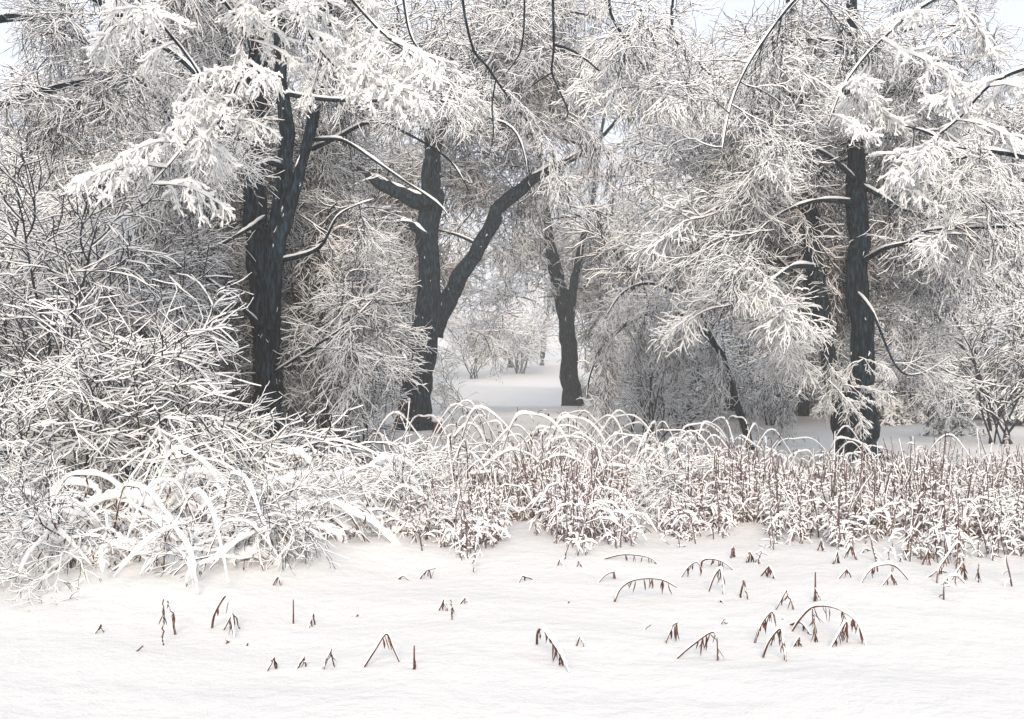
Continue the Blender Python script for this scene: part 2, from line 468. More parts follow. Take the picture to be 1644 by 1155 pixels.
def hero_left():
    Y = 18.0
    base = on_ground(412, Y)
    t = Tree('broad_trunk_tree', base, 'thick dark tree on the left with snow-laden boughs, splitting into three upright stems', seed=3)
    P, R = px_path([(408, 790, 36), (412, 740, 33), (420, 660, 27), (430, 560, 23), (420, 450, 22), (411, 380, 21), (407, 300, 19), (410, 200, 19), (414, 100, 18), (410, 0, 19), (404, -140, 15)], Y, 70)
    t.solid('trunk', P, R * .88, 26, flare=True, snow=False, plaster=True); T0 = (P, R)
    P, R = px_path([(427, 660, 7), (429, 590, 12), (432, 520, 15), (437, 450, 16), (446, 370, 15), (456, 290, 14), (462, 220, 12), (452, 130, 10), (446, 40, 9), (448, -90, 7)], Y - .25, 44)
    t.solid('stem', P, R, 18, snow=False, plaster=True); T1 = (P, R)
    P, R = px_path([(434, 530, 5), (438, 470, 10), (446, 410, 11), (456, 365, 11), (470, 310, 10), (487, 250, 9), (502, 195, 9), (514, 130, 8), (524, 50, 7), (540, -80, 5)], Y - .5, 44)
    t.solid('stem', P, R, 16, snow=False, plaster=True); T2 = (P, R)
    limbs = [
        [(500, 240, 5), (540, 222, 4), (600, 195, 4, -.6), (660, 218, 3.2, -1), (715, 252, 3, -1.2), (738, 280, 2, -1.2), (755, 312, 1.5, -1.2)],
        [(452, 150, 5), (520, 160, 4, -1), (600, 162, 3.6, -1.6), (712, 163, 3.6, -2), (770, 185, 3, -2), (820, 205, 2.6, -2), (842, 250, 2, -2), (848, 310, 1.2, -2)],
        [(505, 225, 4), (548, 225, 3.4, -.8), (590, 250, 3.2, -1.2), (640, 285, 3, -1.5), (700, 325, 2.4, -1.8), (722, 350, 1.5, -2)],
        [(425, 350, 5), (395, 370, 4, -.5), (350, 395, 3.4, -.8), (320, 405, 3, -1), (318, 440, 1.8, -1)],
        [(452, 268, 6), (430, 262, 5, -1.2), (385, 275, 4, -1.6), (335, 262, 4, -1.8), (290, 300, 3.2, -2), (240, 290, 1.8, -2)],
        [(420, 200, 6), (380, 225, 5, -1), (330, 180, 4, -1.4), (270, 150, 3, -2), (200, 160, 2, -2)],
        [(445, 420, 5, -.2), (510, 400, 4, -1), (545, 345, 2.5, -1.4), (600, 320, 1.5, -1.5)],
        [(414, 520, 5, -.2), (360, 470, 4, -.8), (300, 430, 3, -1.2), (220, 410, 2, -1.3)],
        [(440, 600, 4), (500, 560, 3, -.6), (560, 520, 2.4, -1), (600, 480, 1.4, -1.1)],
    ]
    for i, L in enumerate(limbs):
        P, R = px_path(L, Y - .2, 26)
        t.solid('limb', P, R * np.linspace(.85, .35, len(R)), 8, snow=True, gap=.12, rough=.08)
        t.branches(P, R, 5 if i in (0, 1, 2) else 7, FINE, (.45, .85), .3, 1, pitch=(-35, 25))
    # secondary growth off the upright stems
    for k in range(26):
        T = (T0, T1, T2)[k % 3]; f = R_.uniform(.25, .95); i = int(f * (len(T[0]) - 1))
        yaw = R_.uniform(-.35, math.pi + .35)
        P, R = limb_walk(T[0][i], yaw, R_.uniform(5, 50), R_.uniform(1.6, 3.4), .035, .008, -.06, 900 + k)
        t.solid('limb', P, R, 6, snow=True, gap=.2, rough=.05)
        t.branches(P, R, 6, FINE, (.6, 1.0), .2, 1, pitch=(-35, 30))
    return t
hero_left()

def hero_middle():
    Y = 32.0
    base = on_ground(668, Y)
    t = Tree('forked_tree', base, 'dark forked tree with a blunt bough left and a long limb leaning right', seed=5)
    P, R = px_path([(664, 712, 30), (668, 670, 25), (674, 610, 23), (680, 540, 22), (685, 480, 19), (685, 420, 17), (688, 360, 17), (690, 318, 20), (696, 285, 12), (701, 235, 10), (712, 195, 9), (735, 150, 8), (765, 95, 6), (790, 20, 5), (800, -80, 3)], Y, 70)
    t.solid('trunk', P, R, 24, flare=True, snow=False, plaster=True); A = (P, R)
    P, R = px_path([(696, 540, 16), (706, 505, 16), (728, 468, 14), (745, 432, 13), (768, 405, 12), (781, 375, 12), (800, 335, 11), (835, 305, 10), (865, 284, 8), (890, 268, 7), (915, 258, 5), (960, 225, 3), (1010, 170, 2)], Y + .3, 60)
    t.solid('limb', P, R, 18, snow=True, gap=.2, plaster=True); B = (P, R)
    P, R = px_path([(692, 330, 14), (668, 322, 14), (645, 310, 12), (615, 297, 10), (590, 284, 7), (566, 262, 3.5), (545, 225, 2)], Y - .2, 36)
    t.solid('limb', P, R, 16, snow=True, gap=.05); Cc = (P, R)
    P, R = px_path([(685, 385, 9), (668, 368, 7), (650, 360, 6), (630, 361, 4)], Y - .3, 14)
    t.solid('limb', P, R, 12, snow=True, gap=.0)
    P, R = px_path([(687, 330, 10), (684, 290, 8), (688, 250, 7), (683, 200, 5), (670, 140, 3)], Y - .4, 24)
    t.solid('limb', P, R, 12, snow=False)
    for k in range(20):
        T = (A, B, B, Cc)[k % 4]; f = R_.uniform(.4 if T is A else .15, .98); i = int(f * (len(T[0]) - 1))
        yaw = R_.uniform(-.35, math.pi + .35)
        P, R = limb_walk(T[0][i], yaw, R_.uniform(0, 55), R_.uniform(2, 4.5), .05, .01, -.07, 1200 + k)
        t.solid('limb', P, R, 6, snow=True, gap=.15, rough=.05)
        t.branches(P, R, 5, FINE, (.8, 1.4), .15, 1, pitch=(-35, 30))
    for k in range(12):      # the crown above the clearing
        P, R = limb_walk(A[0][int(R_.uniform(.78, .99) * (len(A[0]) - 1))], R_.uniform(-1.2, 1.6), R_.uniform(-5, 35), R_.uniform(2.5, 5), .05, .01, -.04, 1300 + k)
        t.solid('limb', P, R, 6, snow=True, gap=.15, rough=.05)
        t.branches(P, R, 7, FINE, (.8, 1.3), .15, 1, pitch=(-35, 30))
    # low twigs hanging across the trunk
    for px, py, n in ((710, 530, 3), (700, 590, 2), (750, 530, 3)):
        p = W(px, py, Y - .8); PP = np.array([p, p + Vector((.4, .2, .1))])
        t.branches(PP, None, n, FINE, (.5, .9), 0, 1, pitch=(-20, 20))
    return t
hero_middle()

def hero_far():
    Y = 46.0
    base = on_ground(920, Y)
    t = Tree('slim_forked_tree', base, 'slimmer dark tree right of the clearing, forking into two narrow stems', seed=7)
    P, R = px_path([(922, 672, 19), (919, 630, 15), (915, 580, 13.5), (910, 530, 13), (902, 480, 12), (893, 440, 11), (886, 405, 9), (880, 370, 7), (872, 310, 5), (862, 230, 4), (850, 120, 2.5)], Y, 60)
    t.solid('trunk', P, R, 20, flare=True, snow=False, plaster=True); A = (P, R)
    P, R = px_path([(911, 540, 9), (916, 500, 8), (920, 460, 7), (926, 425, 6), (934, 390, 5), (950, 330, 4), (958, 260, 3), (975, 160, 2)], Y - .2, 40)
    t.solid('stem', P, R, 14, snow=False, plaster=True); B = (P, R)
    for k in range(15):
        T = (A, B)[k % 2]; f = R_.uniform(.22, .98); i = int(f * (len(T[0]) - 1))
        P, R = limb_walk(T[0][i], R_.uniform(-.35, math.pi + .35), R_.uniform(-5, 50), R_.uniform(2, 4.5), .05, .01, -.07, 1400 + k)
        t.solid('limb', P, R, 6, snow=True, gap=.15, rough=.05)
        t.branches(P, R, 5, FINE, (.9, 1.5), .15, 1, pitch=(-35, 30))
    return t
hero_far()

def hero_right():
    Y = 20.6
    base = on_ground(1378, Y)
    t = Tree('twin_trunk_tree', base, 'black twin-trunked tree on the right rising out of the dry reeds', seed=9)
    P, R = px_path([(1380, 765, 34), (1380, 735, 29), (1381, 690, 25), (1384, 620, 21), (1382, 540, 18), (1379, 450, 17), (1378, 380, 16), (1375, 310, 16), (1371, 250, 13), (1369, 180, 11), (1368, 80, 9), (1365, -80, 7)], Y, 70)
    t.solid('trunk', P, R, 24, flare=True, snow=False, plaster=True); A = (P, R)
    P, R = px_path([(1366, 740, 20), (1354, 700, 16), (1344, 650, 14), (1333, 580, 13), (1322, 510, 14), (1310, 450, 15), (1302, 390, 14), (1297, 330, 13), (1291, 270, 11), (1284, 200, 9), (1276, 100, 7), (1262, -60, 5)], Y + .5, 60)
    t.solid('trunk', P, R, 20, snow=False, plaster=True); B = (P, R)
    limbs = [
        [(1367, 325, 6), (1335, 322, 5, -.4), (1300, 325, 4.4, -.8), (1260, 340, 3.6, -1), (1228, 362, 2.4, -1.2), (1200, 395, 1.5, -1.2)],
        [(1292, 292, 5), (1262, 275, 4, -.4), (1215, 292, 3.4, -.8), (1178, 312, 2.4, -1), (1150, 345, 1.4, -1)],
        [(1372, 290, 6), (1345, 262, 5, -.6), (1310, 240, 4, -1), (1270, 235, 3, -1.3), (1220, 262, 2, -1.4)],
        [(1385, 300, 6), (1415, 315, 5, -.3), (1445, 335, 4, -.5), (1480, 345, 2.5, -.6), (1530, 380, 1.5, -.6)],
        [(1310, 430, 6), (1275, 428, 5, -.8), (1240, 450, 4, -1.4), (1205, 478, 3, -1.6), (1170, 485, 1.8, -1.6)],
        [(1320, 500, 5), (1290, 490, 4, -.8), (1255, 500, 3, -1.2), (1200, 520, 1.8, -1.2)],
        [(1386, 420, 5), (1420, 400, 4.5, -1), (1470, 385, 4, -1.4), (1520, 345, 3, -1.5), (1580, 320, 2, -1.5)],
        [(1375, 470, 4), (1400, 500, 3.4, -.5), (1440, 590, 2.6, -.6), (1480, 600, 1.8, -.6), (1530, 570, 1, -.6)],
        [(1371, 190, 6), (1420, 150, 5, -.6), (1480, 150, 3.6, -1), (1540, 185, 2, -1)],
        [(1369, 200, 6), (1320, 165, 5, -.5), (1260, 150, 3.6, -.8), (1200, 120, 3, -1), (1140, 130, 2, -1)],
        [(1284, 210, 5), (1240, 180, 4, -.5), (1170, 190, 3.6, -.8), (1110, 150, 3, -1), (1060, 110, 2, -1)],
        [(1369, 130, 6), (1430, 60, 5, -.6), (1520, 40, 3.6, -1), (1600, 60, 2, -1)],
    ]
    for i, L in enumerate(limbs):
        P, R = px_path(L, Y - .1, 24)
        t.solid('limb', P, R * np.linspace(.85, .35, len(R)), 8, snow=True, gap=.1, rough=.08)
        if i in (4, 5): t.branches(P, R, 9, HEAVY, (.4, .7), .3, 1, pitch=(-40, 10), yaw0=math.pi, spread=1.4)
        elif i == 7: t.branches(P, R, 4, FINE, (.4, .6), .3, 1, pitch=(-35, 10))
        else: t.branches(P, R, 8, FINE if i not in (9, 10, 1) else HEAVY, (.55, .9), .25, 1, pitch=(-35, 20))
    for k in range(26):
        T = (A, B)[k % 2]; f = R_.uniform(.3, .95); i = int(f * (len(T[0]) - 1))
        P, R = limb_walk(T[0][i], R_.uniform(-.35, math.pi + .35), R_.uniform(0, 50), R_.uniform(1.6, 3.4), .035, .008, -.06, 1600 + k)
        t.solid('limb', P, R, 6, snow=True, gap=.2, rough=.05)
        t.branches(P, R, 6, FINE, (.6, 1.0), .15, 1, pitch=(-35, 25))
    # the snowy sprays that hang across the lower trunks
    for px, py, n in ((1290, 560, 4), (1325, 610, 3), (1345, 660, 2), (1365, 570, 2)):
        p = W(px, py, Y - .8); PP = np.array([p, p + Vector((.3, -.2, -.1))])
        t.branches(PP, None, n, HEAVY, (.3, .5), 0, 1, pitch=(-40, 0), yaw0=0, spread=.9)
    return t
hero_right()

# the thin tree bent over under its snow, right of the clearing
def bent_tree():
    Y = 21.5
    base = G(1206, 722)
    Y = base.y
    t = Tree('bowed_sapling', base, 'thin black sapling bowed into an arch towards the clearing, twigs hanging from it', seed=21)
    P, R = px_path([(1206, 724, 7), (1196, 685, 6), (1182, 640, 6), (1166, 590, 5.5), (1148, 552, 5), (1115, 522, 4.5), (1078, 502, 4), (1040, 503, 3.4), (1000, 525, 3), (968, 558, 2.4), (948, 600, 1.4), (942, 640, .8)], Y, 50)
    t.solid('trunk', P, R, 10, snow=True, gap=.25, rough=.08)
    t.branches(P, R, 26, WEEP, (.4, .75), .3, 1)
    P, R = px_path([(1150, 555, 3), (1120, 500, 3, -.3), (1085, 470, 2.4, -.5), (1040, 455, 2, -.6), (1000, 470, 1.4, -.6), (975, 505, 1, -.6)], Y, 24)
    t.solid('limb', P, R, 8, snow=True, gap=.1, rough=.05)
    t.branches(P, R, 12, WEEP, (.4, .7), .2, 1)
    P, R = px_path([(1178, 625, 3), (1240, 640, 2.4, .3), (1262, 600, 2, .3), (1236, 560, 1.4, .3)], Y, 20)
    t.branches(P, R, 8, WEEP, (.4, .7), .1, 1)
bent_tree()

# ------------------------------------------------------------------ trees whose trunks stand outside the picture and reach in
def overhang(name, trunk_px, Y, label, limbs, lib, seed, size=(.4, .8), nb=8, pitch=(-40, 10), top=-200, w=26):
    base = on_ground(trunk_px, Y)
    t = Tree(name, base, label, seed=seed)
    P, R = px_path([(trunk_px, HY + (H - base.z + .2) * F / Y, w), (trunk_px + 8, 600, w * .9), (trunk_px - 6, 300, w * .75), (trunk_px, top, w * .5)], Y, 40)
    t.solid('trunk', P, R, 16, flare=True, snow=False)
    for i, L in enumerate(limbs):
        P, R = px_path(L, Y, 30)
        t.solid('limb', P, R, 10, snow=True, gap=.08, rough=.08)
        t.branches(P, R, nb, lib, size, .15, 1, pitch=pitch)
    return t

overhang('overhanging_tree', -170, 12.5, 'tree off the left edge whose bare dark limb reaches in near the top corner',
    [[(-165, 240, 10), (-60, 190, 8), (30, 160, 6), (72, 147, 5.5), (110, 137, 5), (150, 131, 5), (190, 132, 4), (240, 140, 3), (300, 190, 2), (340, 230, 1.4)],
     [(-165, 100, 9), (-40, 40, 7), (60, 30, 6), (140, 70, 4), (200, 110, 3), (260, 170, 2), (290, 240, 1.4)],
     [(-165, 40, 9), (0, -40, 7), (120, -20, 6), (240, 60, 4), (320, 130, 3), (330, 220, 1.6)]],
    FINE, 31, (.3, .6), 13)

t_top = overhang('overhanging_tree', 300, 8.5, 'tall tree standing behind the camera side whose heavily snowed boughs hang down before the left trunk', [], HEAVY, 33, w=1) if False else None

def canopy(name, px_base, Y, label, limbs, seed):
    """near tree whose trunk is above and outside the frame; its boughs hang into the picture"""
    base = on_ground(px_base, Y)
    t = Tree(name, base, label, seed=seed)
    z = HY + (H - base.z + .2) * F / Y
    P, R = px_path([(px_base, z, 34), (px_base + 10, 400, 28), (px_base - 8, 0, 24), (px_base, -500, 16)], Y, 40)
    t.solid('trunk', P, R, 16, flare=True, snow=False)
    for lib, size, nb, pt, L in limbs:
        P, R = px_path(L, Y, 30)
        t.solid('limb', P, R * .4, 10, snow=True, gap=.0, rough=.08)
        t.branches(P, R, nb, lib, size, .3, 1, pitch=pt)
    return t
canopy('snow_laden_tree', -420, 9.5, 'near tree off the left edge with heavily snowed white boughs hanging before the left trunk', [
    (CLUMP, (.24, .40), 12, (-40, 5), [(-420, -60, 18), (-200, -160, 14), (60, -130, 10), (200, -20, 7, .4), (300, 90, 5, .6), (330, 160, 4, .7), (300, 230, 3, .8), (240, 300, 2, .8)]),
    (CLUMP, (.24, .40), 12, (-40, 5), [(-420, -120, 16), (-100, -260, 12), (200, -160, 9), (340, -20, 7, .6), (400, 70, 5, .8), (380, 140, 4, .8), (350, 200, 2, .8)]),
    (CLUMP, (.24, .40), 13, (-40, 5), [(-420, -200, 16), (0, -330, 12), (330, -180, 9), (450, -20, 7, .6), (500, 60, 5, .8), (540, 110, 4, .8), (590, 150, 2, .8)]),
    (CLUMP, (.24, .38), 12, (-40, 5), [(-420, -260, 16), (100, -380, 12), (420, -240, 9), (520, -60, 7, .6), (600, 40, 5, .8), (660, 90, 3, .8)]),
], 41)
canopy('spreading_tree', 2050, 10.5, 'near tree off the right edge with long snow-covered limbs reaching in at mid height', [
    (HEAVY, (.28, .5), 9, (-30, 10), [(2050, 260, 20), (1850, 300, 14), (1700, 265, 11), (1620, 248, 9), (1560, 240, 8), (1520, 234, 6), (1490, 214, 5), (1455, 203, 3)]),
    (FINE, (.3, .5), 5, (-30, 10), [(1600, 246, 6), (1560, 250, 5), (1520, 266, 4), (1488, 300, 3), (1465, 325, 2)]),
    (HEAVY, (.25, .45), 8, (-30, 10), [(2050, 420, 18), (1850, 370, 12), (1700, 362, 8), (1571, 366, 6), (1520, 367, 4.5), (1480, 372, 3)]),
    (CLUMP, (.25, .4), 10, (-40, 5), [(2050, 160, 16), (1850, 100, 12), (1700, 100, 8), (1600, 130, 6), (1540, 190, 4), (1480, 240, 3), (1440, 290, 2)]),
    (CLUMP, (.25, .42), 10, (-40, 5), [(2050, 60, 16), (1820, -60, 12), (1650, -60, 9), (1500, 0, 6), (1420, 60, 4), (1360, 130, 3), (1330, 200, 2)]),
    (FINE, (.35, .6), 12, (-40, 10), [(2050, 0, 16), (1750, -160, 12), (1500, -160, 9), (1320, -40, 6), (1230, 60, 4), (1180, 150, 3), (1160, 240, 2)]),
], 43)
canopy('drooping_tree', 1180, 5.0, 'tall near tree above whose thin bare twigs and snowy tips hang in from the top edge', [], 45) if False else None

def top_twigs():
    """boughs over the clearing, from the broad crown of a tree high above the picture"""
    Y = 13.0
    base = on_ground(1950, Y)
    t = Tree('high_crowned_tree', base, 'high crowned tree off the right edge letting long bare twigs down over the clearing', seed=47)
    P, R = px_path([(1950, 825, 34), (1958, 400, 28), (1944, 0, 24), (1950, -500, 16)], Y, 40)
    t.solid('trunk', P, R, 16, flare=True, snow=False)
    main, Rm = px_path([(1950, -300, 18), (1600, -330, 15), (1250, -260, 12), (1000, -220, 10), (780, -200, 8), (600, -180, 6)], Y, 50)
    t.solid('limb', main, Rm, 12)
    L = [
        [(760, -190, 5), (740, -40, 4), (757, 72, 3.4), (783, 108, 3.2), (796, 128, 3), (822, 165, 2.6), (850, 200, 2), (868, 240, 1.3)],
        [(796, 128, 2.2), (790, 170, 2), (792, 215, 1.6), (785, 250, 1)],
        [(900, -200, 5), (888, -40, 4), (889, 72, 3), (886, 115, 2.8), (900, 150, 2.4), (912, 180, 2), (905, 195, 1)],
        [(886, 117, 2), (865, 130, 1.8), (845, 146, 1.2)],
        [(889, 72, 3.4), (915, 80, 3.2), (935, 92, 2.6), (955, 108, 2), (985, 135, 1.4)],
        [(1050, -220, 5), (980, -20, 4), (1000, 60, 4), (1035, 110, 3), (1052, 160, 2)],
        [(1150, -240, 5), (1090, -60, 4), (1080, 50, 4), (1110, 90, 3), (1140, 120, 2)],
        [(840, -200, 4), (842, 0, 3), (838, 72, 2.4), (826, 100, 1.8), (812, 118, 1)],
        [(600, -180, 5), (640, -40, 4), (660, 60, 3), (700, 110, 2), (710, 160, 1.4)],
    ]
    for i, l in enumerate(L):
        P, R = px_path(l, Y, 24)
        t.solid('branch', P, R * .62, 7, snow=i in (5, 6, 8), gap=.1, rough=.05)
        if i == 5: t.branches(P, R, 9, HEAVY, (.3, .5), .35, 1, pitch=(-40, 0))
        elif i == 6: t.branches(P, R, 8, FINE, (.4, .6), .35, 1, pitch=(-40, 0))
        elif i == 8: t.branches(P, R, 7, HEAVY, (.25, .4), .3, 1, pitch=(-40, 0))
        elif i in (2,): t.branches(P, R, 3, WEEP, (.25, .4), .8, 1)
        elif i in (0,): t.branches(P, R, 5, WEEP, (.25, .4), .6, 1)
top_twigs()

# ------------------------------------------------------------------ shrubs: several arching stems from one root
def stem_proto(seed, L, pitch, grav, snow, r=.022, n=(11, 6, 3), lens=(1.5, .9, .5), gap=.2, fine=.0068, jit=.125):
    rng = np.random.default_rng(seed); b = Buf(); p = math.radians(pitch)
    P = walk(np.zeros((1, 3)), np.array([[math.cos(p), 0, math.sin(p)]]), np.array([L]), 14, jit, grav, rng)
    twig(b, P, radii(1, 14, r, fine * 1.4), snow * 1.2, rng, gap)
    Q = spawn(P, n[0], .12, 1, lens[0] * L / 3.6, 38, 8, jit * 1.4, grav * .9, rng, .45)
    twig(b, Q, radii(len(Q), 8, fine * 1.9, fine), snow, rng, gap)
    Q = spawn(Q, n[1], .12, 1, lens[1] * L / 3.6, 42, 5, jit * 1.6, grav * .7, rng, .5)
    twig(b, Q, radii(len(Q), 5, fine * 1.2, fine * .9), snow * .85, rng, gap)
    Q = spawn(Q, n[2], .2, 1, lens[2] * L / 3.6, 42, 3, jit * 1.6, -.03, rng, .5)
    twig(b, Q, radii(len(Q), 3, fine, fine * .75), snow * .65, rng, gap)
    return sample(b.mesh('stem_mesh', [M_TWIG, M_SNOW], smooth=False))
STEMS = [stem_proto(500 + i, 3.6, (78, 70, 62, 74, 66, 58)[i], (-.07, -.08, -.09, -.05, -.11, -.10)[i], .020) for i in range(6)]
STEMS_FAT = [stem_proto(520 + i, 2.8, (72, 62, 55, 66)[i], (-.12, -.14, -.15, -.17)[i], .025, n=(11, 6, 3), lens=(1.7, 1.1, .62), fine=.006) for i in range(4)]

def shrub(px, Y, label, seed, n=9, size=(.8, 1.15), lib=STEMS, group=None, spread=.35, name='leafless_shrub', cat='shrub', yaw0=None, yspread=math.pi):
    rr = random.Random(seed); base = on_ground(px, Y); base.z -= .03
    e = empty(name, base, label, cat, group)
    for k in range(n):
        yaw = (2 * math.pi * k / n + rr.uniform(-.4, .4)) if yaw0 is None else yaw0 + rr.uniform(-yspread, yspread)
        s = rr.uniform(*size)
        me = rr.choice(lib); loc = Vector((rr.uniform(-spread, spread), rr.uniform(-spread, spread), 0))
        rot = (rr.uniform(-.08, .08), rr.uniform(-.15, .12), yaw); sv = (s, s * rr.choice((-1, 1)), s)
        for q in range(4):
            if fits(me, base + loc, rot, sv): place('stem', me, e, loc, rot, sv); break
            rot = (rot[0], rot[1], rr.uniform(-math.pi, math.pi))
    if not e.children: place('stem', me, e, loc, rot, sv)
    return e

left_shrubs = [  # px, Y, n, size, lib, label
    (60, 15.0, 10, (.9, 1.2), STEMS, 'leafless shrub at the left edge behind the snowy canes, its twigs blue in the shade'),
    (120, 17.5, 11, (.9, 1.2), STEMS, 'dense leafless shrub between the left edge and the slender twin stems'),
    (-70, 17.0, 10, (1.0, 1.3), STEMS, 'leafless shrub cut by the left edge of the view'),
    (240, 21.5, 10, (1.0, 1.3), STEMS, 'leafless shrub growing round the slender twin stems'),
    (110, 20.0, 10, (1.2, 1.5), STEMS, 'tall leafless shrub in the second row, leftmost behind the twiggy thicket'),
    (330, 21.0, 9, (.8, 1.1), STEMS, 'leafless shrub just left of the thick left trunk'),
    (240, 13.5, 9, (.75, 1.05), STEMS_FAT, 'mounded shrub of thick snow-covered drooping twigs, left of the thick trunk'),
    (130, 13.0, 8, (.75, 1.05), STEMS_FAT, 'mounded shrub of drooping white twigs nearer the left edge'),
    (350, 13.8, 9, (.7, 1.0), STEMS_FAT, 'mounded snowy shrub drooping before the foot of the thick left trunk'),
    (20, 12.8, 8, (.7, 1.0), STEMS_FAT, 'drooping snow-covered shrub in the lower left corner of the thicket'),
    (430, 14.5, 8, (.6, .9), STEMS_FAT, 'low snowy shrub before the right side of the thick left trunk'),
    (520, 19.5, 8, (.8, 1.0), STEMS, 'leafless shrub fanning out right of the thick left trunk'),
    (580, 22.0, 8, (.8, 1.0), STEMS, 'leafless shrub of thin slanting stems, left of the forked tree'),
    (470, 24.0, 9, (1.1, 1.4), STEMS, 'tall leafless shrub behind the thick left trunk'),
    (200, 26.0, 11, (1.5, 1.9), STEMS, 'very tall leafless shrub deep in the left thicket'),
    (20, 25.0, 11, (1.5, 1.9), STEMS, 'very tall leafless shrub deep behind the left edge'),
    (370, 27.0, 10, (1.4, 1.8), STEMS, 'tall leafless shrub seen behind and left of the thick trunk'),
    (560, 28.0, 8, (.9, 1.1), STEMS, 'leafless shrub beside the foot of the forked tree'),
]
for i, (px, Y, n, sz, lib, lab) in enumerate(left_shrubs): shrub(px, Y, lab, 60 + i, n, sz, lib)
right_shrubs = [
    (1050, 28.0, 6, (.75, 1.0), STEMS, 'leafless shrub inside the arch of the bowed sapling'),
    (1140, 40.0, 6, (1.1, 1.4), STEMS, 'leafless shrub behind the bowed sapling'),
    (1030, 32.0, 9, (.8, 1.0), STEMS, 'leafless shrub right beside the slim forked tree'),
    (1240, 41.0, 9, (1.4, 1.8), STEMS, 'tall leafless shrub left of the black twin trunks'),
    (1100, 33.0, 10, (1.4, 1.8), STEMS, 'very tall leafless shrub beyond the bowed sapling'),
    (1250, 35.0, 10, (1.3, 1.7), STEMS, 'tall leafless shrub in the rear, left of the black twin trunks'),
    (1040, 42.0, 9, (1.3, 1.7), STEMS, 'very tall pale shrub behind and right of the slim forked tree'),
    (1530, 36.0, 9, (1.0, 1.3), STEMS, 'pale leafless shrub at the right edge beyond the snow field'),
    (1620, 27.0, 9, (1.1, 1.4), STEMS, 'tall leafless shrub cut by the right edge'),
    (760, 84.0, 9, (1.5, 1.9), STEMS, 'lacy pale bush at the far left side of the clearing, almost lost in mist'),
    (835, 90.0, 9, (1.5, 2.0), STEMS, 'lacy pale bush at the far end of the clearing, middle of the gap'),
    (745, 37.0, 8, (.55, .8), STEMS, 'small white snow-covered bush in the clearing just right of the forked tree'),
    (950, 47.0, 7, (.3, .5), STEMS, 'little bush at the foot of the slim forked tree'),
    (1450, 40.0, 7, (.9, 1.1), STEMS, 'leafless shrub right of the black twin trunks'),
]
for i, (px, Y, n, sz, lib, lab) in enumerate(right_shrubs): shrub(px, Y, lab, 90 + i, n, sz, lib)

# slender twin stems in the left thicket
def slender():
    Y = 20.5
    base = on_ground(275, Y)
    t = Tree('slender_tree', base, 'slender dark double-stemmed tree inside the left thicket', seed=61)
    for pts in ([(272, 770, 9), (270, 640, 8), (278, 540, 7.5), (284, 450, 7), (288, 380, 6.5), (291, 300, 6), (294, 200, 5), (300, 60, 4), (300, -60, 3)],
                [(280, 770, 7), (290, 640, 6), (286, 540, 5), (276, 440, 5), (272, 350, 4.5), (262, 260, 4), (240, 140, 3), (232, 20, 2)]):
        P, R = px_path(pts, Y, 50)
        t.solid('trunk', P, R, 12, snow=False, plaster=True)
        t.branches(P, R, 16, LONG, (.7, 1.1), .25, 1)
        for k in range(6):
            i = int(R_.uniform(.3, .95) * 49)
            Q, S = limb_walk(P[i], R_.uniform(-.35, math.pi + .35), R_.uniform(10, 50), R_.uniform(1.5, 3), .03, .008, -.05, 1900 + k + int(pts[0][0]))
            t.solid('limb', Q, S, 6, gap=.15, rough=.05)
            t.branches(Q, S, 6, FINE, (.6, 1.0), .15, 1, pitch=(-35, 30))
slender()

# ------------------------------------------------------------------ background broadleaf trees
def big_tree_proto(seed, Ht=13.0):
    rng = np.random.default_rng(seed); 
    P = walk(np.zeros((1, 3)), np.array([[rng.normal(0, .05), rng.normal(0, .05), 1.0]]), np.array([Ht * .8]), 14, .05, .02, rng)
    tb = Buf(); tube(tb, P, radii(1, 14, .24, .03), 10, 0)
    b = Buf(); sn = .06
    A = spawn(P, 17, .18, 1, 4.6, 58, 9, .10, -.015, rng, 0.0, taper=.5)
    twig(tb, A, radii(len(A), 9, .075, .02), sn * 1.6, rng, .1)
    B = spawn(A, 6, .15, 1, 2.0, 46, 7, .13, -.05, rng, .3)
    twig(b, B, radii(len(B), 7, .026, .012), sn * 1.2, rng, .1)
    Cc = spawn(B, 6, .12, 1, .85, 46, 4, .15, -.08, rng, .35)
    twig(b, Cc, radii(len(Cc), 4, .012, .009), sn, rng, .12)
    D = spawn(Cc, 2, .3, 1, .4, 42, 3, .12, -.06, rng, .4)
    twig(b, D, radii(len(D), 3, .009, .008), sn * .9, rng, .12)
    return tb.mesh('tree_trunk_mesh', [M_BARK, M_SNOW]), b.mesh('tree_crown_mesh', [M_TWIG, M_SNOW], smooth=False)
BIG = [big_tree_proto(700 + i) for i in range(4)]

def bg_tree(px, Y, s, k, label, group=None):
    rr = random.Random(int(px * 7 + Y * 13)); base = on_ground(px, Y); base.z -= .05
    e = empty('snowy_tree', base, label, 'tree', group)
    yaw = rr.uniform(-3.14, 3.14)
    place('trunk', BIG[k % 4][0], e, rot=(0, 0, yaw), scale=s)
    place('crown', BIG[k % 4][1], e, rot=(0, 0, yaw), scale=s)

